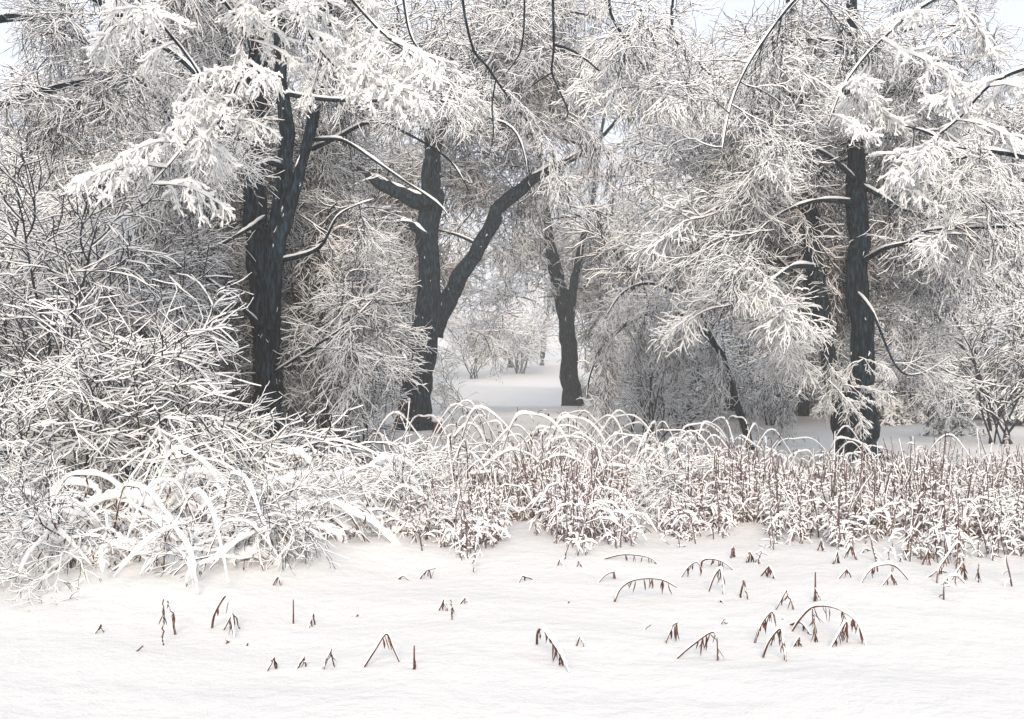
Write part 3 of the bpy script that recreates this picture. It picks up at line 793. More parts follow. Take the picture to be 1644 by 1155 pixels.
rows = [(-60, 30, .8), (60, 34, .9), (150, 31, .75), (250, 36, .95), (340, 33, .8), (430, 37, .9), (520, 40, .9), (-20, 42, 1.1), (120, 45, 1.1), (300, 47, 1.1),
        (470, 50, 1.1), (590, 52, 1.0), (640, 60, 1.1), (655, 72, .9), (820, 96, .9), (960, 72, .95),
        (1030, 50, 1.0), (1080, 42, .85), (1170, 46, .95), (1290, 42, .9), (1410, 44, .95), (1470, 50, 1.1),
        (1530, 42, .95), (1600, 46, 1.1), (1680, 40, 1.0), (1560, 58, 1.3), (1380, 62, 1.3), (1200, 66, 1.3), (560, 68, 1.3), (400, 62, 1.3), (200, 60, 1.3), (40, 58, 1.3),
        (690, 92, 1.0), (870, 98, 1.0), (1010, 92, 1.1), (1640, 62, 1.3), (-100, 52, 1.2)]
for i, (px, Y, s) in enumerate(rows):
    if px < 420: lab, g = 'bare snowy tree standing deep behind the left thicket', 'trees behind the left thicket'
    elif px < 700: lab, g = 'bare snowy tree in the haze behind the forked tree and thick left trunk', 'trees behind the forked tree'
    elif px < 1000: lab, g = 'pale tree fading into the haze at the far end of the clearing', 'pale trees beyond the clearing'
    elif px < 1300: lab, g = 'bare snowy tree in the haze behind the bowed sapling', 'trees behind the bowed sapling'
    else: lab, g = 'bare snowy tree in the rear behind the black twin trunks', 'trees behind the twin trunks'
    own = {960: 'pale tree fading into the haze just right of the slim forked tree', 820: 'pale tree farthest away in the haze, left in the gap of the clearing',
           870: 'pale tree farthest away in the haze, right in the gap of the clearing', -100: 'bare snowy tree mostly cut off by the left edge, deep in the wood',
           1680: 'bare snowy tree mostly cut off by the right edge, behind the reeds'}
    if px in own: lab = own[px]
    bg_tree(px, Y, s, i, lab, g)

# ------------------------------------------------------------------ conifers
def bough_proto(seed, L=2.0):
    rng = np.random.default_rng(seed); b = Buf()
    P = walk(np.zeros((1, 3)), np.array([[1.0, 0, -.05]]), np.array([L]), 10, .05, -.05, rng)
    twig(b, P, radii(1, 10, .03, .012), .09, rng, .05)
    Q = spawn(P, 22, .1, 1, .75, 58, 6, .06, -.12, rng, .85)
    Rr = radii(len(Q), 6, .045, .02)
    twig(b, Q, Rr, .07, rng, .35)
    D = spawn(Q, 9, .1, 1, .26, 62, 3, .1, -.35, rng, .5)
    twig(b, D, radii(len(D), 3, .018, .008), .028, rng, .45)
    return b.mesh('bough_mesh', [M_NEEDLE, M_SNOW], smooth=False)
BOUGHS = [bough_proto(800 + i) for i in range(4)]
def cone_trunk():
    b = Buf(); P = np.stack([np.zeros(10), np.zeros(10), np.linspace(0, 1, 10)], 1)[None]
    tube(b, P, radii(1, 10, .022, .003), 8, 0); return b.mesh('conifer_trunk_mesh', [M_BARK])
CTRUNK = cone_trunk()
def conifer(px, Y, Ht, label, seed, nb=60, group=None, width=.24):
    rr = random.Random(seed); base = on_ground(px, Y); base.z -= .05
    e = empty('snowy_conifer', base, label, 'conifer', group)
    place('trunk', CTRUNK, e, scale=(Ht, Ht, Ht))
    for k in range(nb):
        f = (k + .5) / nb; z = Ht * (.03 + .95 * f ** .85)
        L = Ht * width * (1 - f) ** .75 + .25
        yaw = k * 2.4 + rr.uniform(-.3, .3); s = L / 2.0 * rr.uniform(.85, 1.15)
        place('bough', rr.choice(BOUGHS), e, (0, 0, z), (rr.uniform(-.1, .1), .12 + .25 * (1 - f) + rr.uniform(-.1, .1), yaw), (s, s * 1.1, s * 1.1))
conf = [
    (615, 44, 9, 'dark conifer left of the forked tree, drooping with snow'), (545, 48, 11, 'tall conifer between the thick left trunk and the forked tree'),
    (470, 40, 8, 'conifer showing behind the right side of the thick left trunk'),
    (1435, 37, 6.5, 'grey-green conifer just right of the black twin trunks'), (1500, 42, 8, 'conifer farther right beyond the snow field'),
    (1330, 44, 8, 'conifer behind the black twin trunks'), (1590, 38, 7, 'conifer at the right edge behind the snow field'),
    (1180, 50, 9, 'conifer behind the leaning foot of the bowed sapling'), (1250, 46, 6, 'small conifer left of the black twin trunks'),
    
    (975, 62, 8, 'pale conifer just right of the slim forked tree'), 
    (90, 29, 8, 'dark conifer deep in the thicket near the left edge'), (210, 32, 9, 'dark conifer deep in the left thicket beside the slender stems'),
    (340, 30, 8, 'dark conifer behind the thicket, left of the thick trunk'), (-40, 33, 10, 'dark conifer cut by the left edge of the view'),
    (1690, 34, 9, 'conifer cut by the right edge of the view'),
]
for i, (px, Y, Ht, lab) in enumerate(conf): conifer(px, Y, Ht, lab, 40 + i, nb=44 if Y > 45 else 64)
# young conifer at the right rim
conifer(1535, 31, 2.6, 'young snow-white conifer with open tiers of branches near the right edge', 77, nb=30, width=.36)

# ------------------------------------------------------------------ canes: arched stems loaded with snow
def cane_geo(P, R, snow, rng, twl=.16, nt_=9, leafy=.4, snow_gap=.0):
    """returns (bark mesh buffer, snow buffer) for one arched cane given in its own coordinates"""
    K = len(P)
    b = Buf(); tube(b, P[None], R[None], 6, 0)
    Q = spawn(P[None], nt_, .12, .95, twl, 75, 4, .18, -.45, rng, -.4, taper=.2)
    twig(b, Q, radii(len(Q), 4, R[0] * .5, R[0] * .28), snow * .18, rng, .5, 0, 2)
    # dead leaves hanging from the twiglets
    m = int(len(Q) * leafy)
    if m:
        sel = Q[rng.permutation(len(Q))[:m]]; tip = sel[:, -1]
        d = np.array([0, 0, -1.0]) + rng.normal(0, .35, (m, 3))
        LP = walk(tip, d, rng.uniform(.35, .8, m) * twl, 4, .15, -.1, rng)
        wv = np.array([.25, 1, .8, .1])[None, :] * (twl * .09)
        tube(b, LP, np.broadcast_to(wv, (m, 4)), 4, 1, rup=wv * .25, rdn=wv * .25)
    s = Buf()
    T, S, U = frames(P[None]); fl = np.sqrt(np.clip(1 - T[0, :, 2] ** 2, 0, 1))
    prof = np.clip((fl - .18) / .6, .08, 1) ** .8
    lum = np.array([noise.noise(Vector((k * .33, rng.random() * .2, 7.7 + float(R[0]) * 900))) for k in range(K)])
    fine = rng.uniform(.85, 1.15, K)
    hh = snow * prof * (1 + .45 * lum) * fine
    hh[0] *= .3; hh[-1] *= .3
    KK = K * 3; tt = np.linspace(0, K - 1, KK); I = lambda a: np.interp(tt, np.arange(K), a)
    Pf = np.stack([I(P[:, j]) for j in range(3)], 1); hf = I(hh) * rng.uniform(.88, 1.1, KK)
    sd = rng.uniform(0, 99)
    hf *= np.array([1 + .32 * noise.noise(Vector((k * .22, sd, 0))) + 0.16 * noise.noise(Vector((k * .6, sd, 5))) for k in range(KK)])
    Pf[:, 1] += np.array([.25 * snow * noise.noise(Vector((k * .3, sd, 9))) for k in range(KK)])
    tube(s, Pf[None], np.maximum(hf * .55, I(R) * 1.1)[None], 9, 0, rup=hf[None], rdn=(I(R) * .5 + hf * .08)[None], lift=(I(R) * .4)[None])
    return b, s

def arch_pts(seed, span=1.0, height=.5, K=22, skew=0.0):
    rng = np.random.default_rng(seed)
    t = np.linspace(0, 1, K)
    x = span * (t + skew * np.sin(t * math.pi) * .3) + .05 * np.sin(t * 5 + rng.uniform(0, 6))
    w_ = rng.uniform(.8, 1.35); tt = t ** w_
    z = height * (1 - np.abs(2 * tt - 1) ** rng.uniform(1.7, 2.6)) + .035 * np.sin(t * 8 + rng.uniform(0, 6)) + .015 * np.sin(t * 19 + rng.uniform(0, 6))
    y = .15 * np.sin(t * 3.5 + rng.uniform(0, 6))
    y = y - y[0]; x = x - x[0]; z = z - z[0] - .02
    return np.stack([x, y, z], 1)
CANES = []
for i in range(12):
    rng = np.random.default_rng(1000 + i)
    P = arch_pts(1000 + i, 1.0, (.25, .38, .5, .62, .3, .75)[i % 6], skew=rng.uniform(-.6, .6))
    a, s = cane_geo(P, np.linspace(.009, .004, len(P)), (.042, .032, .038)[i % 3], rng, .13, 12, .35)
    CANES.append((a.mesh('cane_mesh', [M_CANE, M_LEAF, M_SNOW]), s.mesh('cane_snow_mesh', [M_SNOW])))
THIN = []
for i in range(10):
    rng = np.random.default_rng(1100 + i)
    P = arch_pts(1100 + i, 1.0, (.5, .75, 1.0, .85, .6)[i % 5], skew=rng.uniform(-.7, .7))
    a, s = cane_geo(P, np.linspace(.008, .003, len(P)), (.018, .026)[i % 2], rng, .12, 12, .25)
    THIN.append((a.mesh('cane_mesh', [M_CANE, M_LEAF, M_SNOW]), s.mesh('cane_snow_mesh', [M_SNOW])))

def add_cane(e, pair, loc, yaw, s, sz=None, tilt=0):
    c = place('cane', pair[0], e, loc, (tilt, 0, yaw), (s, s, sz or s))
    place('snow', pair[1], c)
    return c
def px_cane(e, pts, Y, r, snow, seed, label=None):
    """a cane whose arch is given point by point; its two ends run down into the snow"""
    rng = np.random.default_rng(seed)
    P = [W(x, y, Y) for x, y in pts]
    g0, g1 = gzf(P[0].x, Y), gzf(P[-1].x, Y)
    if P[0].z > g0 + .03: P.insert(0, Vector((P[0].x - (P[1].x - P[0].x) * .15, Y, g0 - .03)))
    if P[-1].z > g1 + .03: P.append(Vector((P[-1].x + (P[-1].x - P[-2].x) * .3, Y - .1, g1 - .03)))
    PP, RR = smooth_path(P, np.linspace(r, r * .5, len(P)), 34)
    PP[:, 1] += np.sin(np.linspace(0, 3.1, 34)) * rng.uniform(-.15, .15)
    rel = PP - np.array(e.location)
    b, s = cane_geo(rel, RR, snow, rng, .12, 18, .55)
    c = place('cane', b.mesh('cane_mesh', [M_CANE, M_LEAF, M_SNOW]), e)
    if label: c['label'] = label
    place('snow', s.mesh('cane_snow_mesh', [M_SNOW]), c)

brambles = [
 # base px, Y, canes, spread m, size, lib, explicit arches, label
 (110, 8.9, 10, .5, (.5, .9), CANES, [([(60, 938), (98, 905), (140, 893), (175, 915)], .07), ([(146, 905), (188, 880), (239, 888), (272, 915)], .075), ([(182, 960), (204, 943), (233, 943), (252, 962)], .05)],
  'low clump of snow-buried canes in the lower left corner'),
 (200, 9.8, 12, .6, (.6, 1.0), CANES, [([(89, 885), (140, 820), (188, 798), (230, 801), (258, 830), (284, 865), (307, 903)], .07), ([(73, 830), (92, 786), (124, 780), (156, 798)], .06), ([(140, 900), (160, 850), (200, 835), (240, 870)], .05)],
  'clump of canes at the left crowned by one big round white arch'),
 (310, 8.9, 9, .5, (.5, .8), CANES, [([(172, 950), (220, 922), (284, 912), (348, 922), (372, 940)], .075), ([(330, 925), (400, 895), (440, 905), (470, 940)], .07), ([(390, 930), (412, 944), (432, 973), (446, 1013)], .035)],
  'long low cane under a thick roll of snow, nearest clump on the left'),
 (330, 10.8, 13, .6, (.6, 1.0), CANES, [([(252, 835), (278, 785), (316, 760), (348, 770), (374, 810)], .065), ([(262, 830), (300, 790), (340, 818), (361, 838)], .06), ([(268, 820), (316, 820), (364, 848), (400, 884)], .07)],
  'clump of canes with two nested white arches below the thick left trunk'),
 (460, 9.8, 12, .6, (.6, 1.0), CANES, [([(440, 850), (473, 820), (520, 814), (560, 826), (600, 844), (636, 880), (658, 909)], .065), ([(409, 880), (444, 858), (492, 846), (540, 860)], .07), ([(540, 874), (578, 909), (612, 955)], .065)],
  'sprawling clump with a long heavy cane sweeping down to the right'),
 (490, 12.3, 12, .6, (.7, 1.1), CANES, [([(457, 810), (460, 760), (467, 730), (492, 742), (508, 782)], .07), ([(400, 810), (450, 775), (500, 765), (560, 790)], .06)],
  'clump with one narrow upright white loop right of the thick left trunk'),
 (620, 12.0, 14, .7, (.7, 1.2), CANES, [([(560, 850), (578, 790), (600, 745), (645, 742), (684, 780), (700, 830)], .05), ([(590, 810), (620, 765), (665, 772), (700, 830)], .05)],
  'clump of high reddish canes arching before the forked tree'),
 (590, 10.4, 10, .5, (.5, .8), CANES, [([(600, 905), (620, 860), (660, 850), (700, 880), (712, 905)], .06), ([(662, 930), (700, 900), (740, 888), (760, 900)], .07)],
  'low dense clump at the left end of the dry stems'),
 (770, 13.5, 13, .8, (.7, 1.3), THIN, [([(694, 800), (700, 780), (719, 764), (764, 760), (796, 758), (828, 774), (852, 830)], .04)],
  'clump of thin canes with one wide flat arch below the clearing'),
 (900, 15.5, 15, .9, (.7, 1.3), THIN, [([(880, 790), (893, 690), (905, 664), (925, 680), (945, 730), (960, 790)], .02)],
  'clump of fine curved canes with one tall narrow loop before the slim forked tree'),
 (700, 16.0, 14, .9, (.7, 1.3), THIN, [], 'clump of fine canes before the foot of the forked tree'),
 (1000, 13.5, 13, .8, (.7, 1.1), THIN, [([(947, 790), (960, 760), (975, 750), (1004, 751), (1040, 768), (1056, 800)], .045)],
  'clump of thin canes in the middle of the dry stems'),
 (1020, 11.3, 6, .4, (.35, .5), CANES, [([(965, 880), (985, 866), (1014, 862), (1045, 866), (1058, 882)], .06)],
  'low snowy arch at the front edge of the dry stems'),
 (1160, 13.0, 13, .8, (.6, 1.0), THIN, [([(1132, 800), (1138, 782), (1150, 759), (1179, 747), (1208, 758), (1229, 795), (1240, 830)], .05), ([(1085, 850), (1096, 832), (1112, 826), (1144, 828), (1176, 850), (1197, 880)], .045)],
  'clump of arched canes right of the middle, two white bows above one another'),
 (1120, 17.0, 14, .9, (.7, 1.3), THIN, [], 'clump of fine canes below the bowed sapling'),
 (1290, 15.0, 12, .9, (.6, 1.0), THIN, [([(1280, 790), (1310, 752), (1345, 745), (1375, 775)], .03)], 'clump of thin arched canes left of the foot of the black twin trunks'),
 (1390, 16.0, 10, .9, (.45, .75), THIN, [([(1345, 770), (1352, 742), (1368, 729), (1387, 742), (1396, 770)], .03)], 'clump of thin canes before the foot of the black twin trunks'),
 (1480, 16.0, 11, .9, (.5, .9), THIN, [([(1430, 780), (1438, 752), (1461, 734), (1486, 750), (1492, 780)], .03), ([(1484, 765), (1510, 738), (1536, 760), (1545, 790)], .03)],
  'clump of thin arched canes near the right edge'),
 (1600, 15.0, 10, .9, (.5, .9), THIN, [], 'clump of thin canes cut by the right edge'),
 (1530, 11.0, 7, .6, (.3, .5), CANES, [], 'low snow-capped clump at the right edge of the dry stems'),
 (30, 10.8, 10, .6, (.6, .9), CANES, [], 'clump of snowy canes cut by the left edge'),
 (830, 17.5, 12, 1.0, (.7, 1.3), THIN, [], 'sparse canes at the near rim of the clearing'),
 (960, 19.0, 12, 1.0, (.7, 1.3), THIN, [], 'clump of fine canes between the clearing and the bowed sapling'),
]
for i, (px, Y, n, sp, sz, lib, arcs, lab) in enumerate(brambles):
    rr = random.Random(300 + i); base = on_ground(px, Y)
    e = empty('bramble_clump', base, lab, 'bramble')
    for k in range(int(n * 1.7)):
        x, y = rr.uniform(-sp, sp), rr.uniform(-sp * .6, sp * .6)
        z = gzf(base.x + x, base.y + y) - base.z
        s = rr.uniform(*sz)
        yaw = rr.choice((0, math.pi)) + rr.gauss(0, .75)
        if k % 4 == 0 and lib is CANES:
            q = rr.uniform(.25, .5)
            place('shoot', pick(FINE, rr.uniform(-10, 15), rr), e, (x + rr.uniform(-.3, .3), y, z + rr.uniform(.08, .4)), (rr.uniform(-.3, .3), 0, rr.uniform(-3.1, 3.1)), q)
        if lib is CANES: s *= 1.1
        add_cane(e, rr.choice(lib), (x - math.cos(yaw) * s * .4, y, z), yaw, s, s * (rr.uniform(.5, .95) if lib is CANES else rr.uniform(.7, 1.1)), rr.uniform(-.35, .35))
    for k, (pts, sn) in enumerate(arcs): px_cane(e, pts, Y, .009 if sn > .05 else .006, sn, 2000 + i * 10 + k)

# ------------------------------------------------------------------ reed bed: thousands of dry stems
def reed_bed():
    rng = np.random.default_rng(77)
    N = 8000
    # band from the front edge to the far edge, dense from the middle to the right
    px = rng.uniform(560, 1760, N * 3)
    front = np.interp(px, [560, 640, 700, 800, 900, 1000, 1100, 1200, 1300, 1400, 1500, 1700], [11.2, 10.6, 10.0, 9.8, 10.1, 10.3, 10.4, 10.6, 10.4, 10.0, 9.6, 9.2])
    back = np.interp(px, [560, 700, 900, 1100, 1300, 1500, 1700], [13, 14.5, 15, 15.5, 16, 16.5, 17])
    u = rng.random(N * 3) ** 1.15
    Y = front + (back - front) * u
    keep = rng.random(N * 3) < np.interp(px, [560, 680, 760, 1700], [.0, .25, 1, 1])
    edge = np.array([noise.noise(Vector((a * .02, 1.1, 9.3))) for a in px])
    Y = Y + edge * 1.1 + rng.normal(0, .25, N * 3) - np.where(rng.random(N * 3) < .05, rng.exponential(.6, N * 3), 0)
    patch = np.array([noise.noise(Vector((a * .012, b * .9, 3.3))) for a, b in zip(px, Y)])
    keep &= patch > -.22
    px, Y = px[keep][:N], Y[keep][:N]; N = len(px)
    X = (px - CX) / F * Y
    Z = gz(X, Y) - GZ0
    base = np.stack([X, Y, Z - .03], 1)
    hp = np.array([1 + .55 * noise.noise(Vector((a * .9, b * .9, 12.0))) for a, b in zip(X, Y)])
    h = hp * rng.uniform(.30, .74, N) * np.interp(px, [560, 900, 1300, 1700], [.8, .85, .9, .95]) * np.where(rng.random(N) < .4, rng.uniform(.35, .8, N), 1) * np.where(rng.random(N) < .08, 1.35, 1)
    d = np.stack([rng.normal(0, .13, N), rng.normal(0, .13, N), np.ones(N)], 1)
    P = walk(base, d, h, 6, .07, 0.0, rng)
    bend = rng.random(N) < .55   # tops bowed over by the snow
    ang = rng.uniform(0, 6.28, N); out_ = np.stack([np.cos(ang), np.sin(ang) * .6, np.zeros(N)], 1); dn = rng.uniform(.5, 1.6, N)
    for k_, zz in ((3, .55), (4, -.15), (5, -.9)):
        step = (out_ + np.array([0, 0, 1.0]) * (zz * dn)[:, None]) * (h * .16)[:, None]
        P[:, k_] = np.where(bend[:, None], P[:, k_ - 1] + step, P[:, k_])
    b = Buf()
    twig(b, P, radii(N, 6, .0065, .004), .014, rng, .25, 0, 1)
    # narrow dead leaves hanging against the stems
    Lf = spawn(P, 9, .12, .98, .085, 120, 3, .15, -.4, rng, -.5, taper=.1)
    sel = rng.random(len(Lf)) < .8; Lf = Lf[sel]
    Rl = np.broadcast_to(np.array([.003, .0045, .0015])[None], (len(Lf), 3))
    twig(b, Lf, Rl, .013, rng, .35, 0, 1)
    # snow caps
    K = np.stack([P[:, 3], P[:, 4], P[:, 5]], 1) + np.array([0, 0, .006])
    hs2 = rng.uniform(.008, .030, N)[:, None] * np.array([.5, 1, .35])[None]
    c = bend & (rng.random(N) < .8)
    tube(b, K[c], (hs2 * .8)[c], 5, 1, rup=hs2[c], rdn=(hs2 * .3)[c])
    o = place('reed_bed', b.mesh('reed_mesh', [M_REED, M_SNOW], smooth=False))
    tag(o, 'bed of dry reddish stems standing in the snow with white caps', None, None, 'stuff')
reed_bed()

# ------------------------------------------------------------------ bent stalks poking out of the foreground snow
STALKS = [
 # list of pixel points of one stalk, leaves, label
 ([(150, 1018), (161, 1003), (167, 1016)], 2, 'tiny dark tripod of bent stalk tips nearest the left edge'),
 ([(214, 1046), (230, 1037)], 0, 'short single twig lying aslant in the snow at lower left'),
 ([(262, 1037), (263, 1000), (262, 963)], 3, 'straight upright dark stalk at lower left'),
 ([(281, 1021), (278, 986), (268, 965)], 3, 'drooping seed stalk just right of the straight upright one'),
 ([(340, 1008), (345, 986), (364, 957), (372, 992), (376, 1026)], 4, 'tall sharply folded stalk at lower left, its tip reaching the snow'),
 ([(356, 1012), (374, 983), (385, 1010)], 4, 'small folded stalk nested under the tall folded one at lower left'),
 ([(362, 1035), (365, 1028), (368, 1035)], 0, 'tiny folded twig below the tall folded stalk at lower left'),
 ([(394, 1039), (398, 1033)], 0, 'tiny twig tip between the folded stalk and the leafy bow'),
 ([(436, 940), (447, 927), (453, 955), (457, 997)], 4, 'long thin stalk hanging beside the leafy bowed cane'),
 ([(471, 1003), (471, 963)], 0, 'thin straight reddish stem standing alone, left of the small fork'),
 ([(492, 1010), (502, 986), (507, 1003)], 2, 'small pale folded stalk right of the thin straight reddish stem'),
 ([(425, 1080), (440, 1055), (445, 1074)], 2, 'folded stalk at the bottom, first from the left of the bottom row'),
 ([(472, 1074), (488, 1056), (492, 1072)], 1, 'folded stalk at the bottom, second from the left of the bottom row'),
 ([(504, 1048), (512, 1071)], 0, 'single slanting twig between two folded stalks of the bottom row'),
 ([(516, 1077), (531, 1043), (539, 1072)], 3, 'pointed folded stalk, tallest of the left bottom row'),
 ([(580, 1072), (601, 1045), (620, 1018), (631, 1040), (642, 1064)], 3, 'large wide folded stalk at the bottom left of centre'),
 ([(593, 1072), (606, 1084)], 0, 'short twig under the large wide folded stalk'),
 ([(665, 1076), (665, 1037)], 2, 'single dark upright stub at the bottom right of the large folded stalk'),
 ([(702, 981), (713, 962), (719, 982)], 4, 'pale leafy folded stalk left of centre in the open snow'),
 ([(727, 996), (725, 978), (724, 962)], 2, 'thin upright stalk beside the pale leafy one left of centre'),
 ([(735, 970), (747, 960), (752, 971)], 1, 'low small folded twig right of the thin upright stalk'),
 ([(862, 1034), (863, 1018), (870, 1010), (886, 1027), (902, 1053), (914, 1081)], 9, 'big leafy stalk bent over at the bottom centre'),
 ([(924, 1037), (931, 1021), (937, 1039)], 1, 'small neat folded stalk right of the big leafy one'),
 ([(828, 938), (838, 925), (857, 931)], 1, 'low flat bent twig in the open snow at mid picture'),
 ([(634, 930), (646, 925), (658, 932)], 2, 'low bent twig under the sweeping heavy cane'),
 ([(670, 930), (684, 917), (700, 912)], 4, 'low twig fringed with dead leaves at the left edge of the open snow'),
 ([(894, 908), (899, 898), (905, 912)], 1, 'little folded twig at the front of the dry stems, left one of two'),
 ([(926, 910), (929, 901), (937, 913)], 1, 'little folded twig at the front of the dry stems, right one of two'),
 ([(956, 937), (970, 925), (985, 919), (986, 928)], 5, 'leaf-fringed bent twig at the left end of the wide low arch'),
 ([(985, 967), (995, 947), (1014, 933), (1040, 929), (1065, 932), (1086, 943)], 8, 'wide low arched stem in the snow right of centre'),
 ([(960, 897), (1000, 891), (1040, 895), (1058, 908)], 6, 'flat snow-topped arch close before the dry stems'),
 ([(1030, 1017), (1036, 1008), (1044, 1004)], 3, 'small curled leafy tip left of the scattered twigs'),
 ([(1090, 929), (1104, 912), (1118, 903), (1126, 912)], 4, 'bent twig at the left end of the thin red arch'),
 ([(1126, 912), (1128, 901), (1144, 898), (1163, 904), (1179, 917)], 5, 'thin red arched stem over the leafy folded stalk'),
 ([(1136, 951), (1146, 928), (1157, 914), (1160, 931), (1163, 956)], 9, 'dark leafy folded stalk below the thin red arch'),
 ([(1187, 961), (1194, 931), (1201, 964)], 0, 'clean narrow stalk folded like a hairpin'),
 ([(1218, 926), (1235, 909), (1246, 931)], 7, 'bushy folded stalk right of the hairpin stalk'),
 ([(1341, 931), (1359, 914), (1367, 928)], 2, 'folded twig in the open snow below the black twin trunks'),
 ([(1379, 937), (1397, 915), (1420, 907), (1439, 911), (1459, 932)], 4, 'thin round red arch standing in the snow on the right'),
 ([(1413, 940), (1431, 922), (1441, 940)], 4, 'small leafy folded stalk inside the thin round red arch'),
 ([(1477, 931), (1506, 916), (1520, 920)], 2, 'flat slanting twig near the right edge'),
 ([(1504, 937), (1507, 915), (1519, 896), (1538, 872), (1548, 890)], 6, 'tall leaning stalk near the right edge'),
 ([(1525, 931), (1546, 903), (1551, 932)], 9, 'dense leafy folded stalk near the right edge'),
 ([(1571, 936), (1570, 918), (1572, 905)], 3, 'dark upright stalk farthest to the right in the snow'),
 ([(1242, 980), (1263, 947), (1274, 979)], 4, 'tall folded stalk above the leaning leafy one, right foreground'),
 ([(1210, 1034), (1221, 1005), (1239, 983), (1245, 1001)], 5, 'long leaning leafy stalk, left of the right foreground group'),
 ([(1309, 967), (1309, 919)], 0, 'thin straight needle-like stem standing above the big arch'),
 ([(1306, 967), (1310, 945), (1318, 968)], 2, 'small pale folded twig at the foot of the needle-like stem'),
 ([(1223, 1056), (1234, 1031), (1253, 1010), (1258, 1034), (1262, 1062)], 9, 'heavy leafy folded stalk in the front of the right foreground group'),
 ([(1080, 1058), (1112, 1036), (1147, 1016), (1152, 1062)], 9, 'long low leafy stalk slanting up to a sharp fold, bottom right of centre'),
 ([(1152, 1042), (1166, 1053)], 0, 'short twig branching from below the long low leafy stalk'),
 ([(1269, 1040), (1282, 1024), (1287, 1040)], 5, 'small bushy folded stalk below the big arch'),
 ([(1269, 1013), (1285, 994), (1304, 976), (1330, 974), (1355, 983), (1378, 1003), (1391, 1039)], 9, 'big round red-brown arch, largest in the right foreground'),
 ([(1312, 1032), (1308, 1005), (1304, 978)], 7, 'dark upright leafy stalk under the left end of the big arch'),
 ([(1330, 1041), (1345, 1020), (1359, 999), (1360, 1033)], 9, 'leafy folded stalk standing inside the big arch'),
 ([(1255, 990), (1263, 1005), (1285, 1000), (1302, 1020)], 6, 'tangled leafy tip left of the big arch'),
 ([(1154, 1003), (1162, 994), (1167, 1003)], 0, 'small folded twig above the long low leafy stalk'),
 ([(1155, 966), (1158, 964), (1163, 972)], 0, 'tiny hooked twig left of the hairpin stalk'),
 ([(1190, 991), (1196, 1003)], 0, 'tiny slanting twig right of the small folded one'),
 ([(1082, 1002), (1090, 1020)], 0, 'slanting twig left of the scattered small ones'),
 ([(1066, 1034), (1080, 1004), (1088, 1000)], 3, 'leaning leafy twig above the end of the long low stalk'),
 ([(1100, 1002), (1105, 1012)], 1, 'tiny leaning leaf tip among the scattered twigs'),
 ([(1115, 1002), (1126, 1008)], 0, 'tiny nearly flat twig among the scattered twigs'),
 ([(1183, 1058), (1186, 1068)], 1, 'dark stub right below the long low leafy stalk'),
 ([(1251, 995), (1256, 993), (1261, 996)], 0, 'tiny hooked twig under the tall folded stalk'),
 ([(1311, 885), (1319, 866), (1324, 887)], 6, 'dark leafy folded stalk at the front of the dry stems, under the twin trunks'),
 ([(1336, 907), (1344, 886), (1348, 905)], 6, 'dark bushy stalk just before the dry stems on the right'),
 ([(1352, 897), (1367, 875), (1376, 900)], 8, 'broad leafy folded stalk before the dry stems on the right'),
 ([(1378, 890), (1388, 882), (1398, 884)], 4, 'low leafy twig right of the broad leafy folded stalk'),
 ([(1405, 898), (1409, 890), (1412, 900)], 2, 'tiny leafy tip alone right of the leafy twigs'),
 ([(1444, 902), (1446, 896), (1450, 904)], 0, 'tiny forked tip alone above the thin round red arch'),
 ([(1173, 897), (1177, 876), (1180, 896)], 7, 'dark dense upright tuft before the dry stems'),
 ([(1198, 904), (1203, 886), (1212, 903)], 6, 'leaning dark tuft right of the dense upright one'),
 ([(1479, 908), (1490, 882), (1494, 908)], 6, 'upright leafy stalk before the right end of the dry stems'),
 ([(1510, 1071), (1523, 1083)], 0, 'short grey twig in the bottom right corner, leftmost of three'),
 ([(1528, 1060), (1532, 1074)], 0, 'short grey twig in the bottom right corner, middle of three'),
 ([(1549, 1065), (1554, 1084)], 0, 'short grey twig in the bottom right corner, rightmost of three'),
 ([(910, 969), (914, 966)], 0, 'single speck of a twig tip in the open snow at centre'),
 ([(570, 991), (575, 987)], 0, 'faint twig tip in the open snow left of centre'),
]
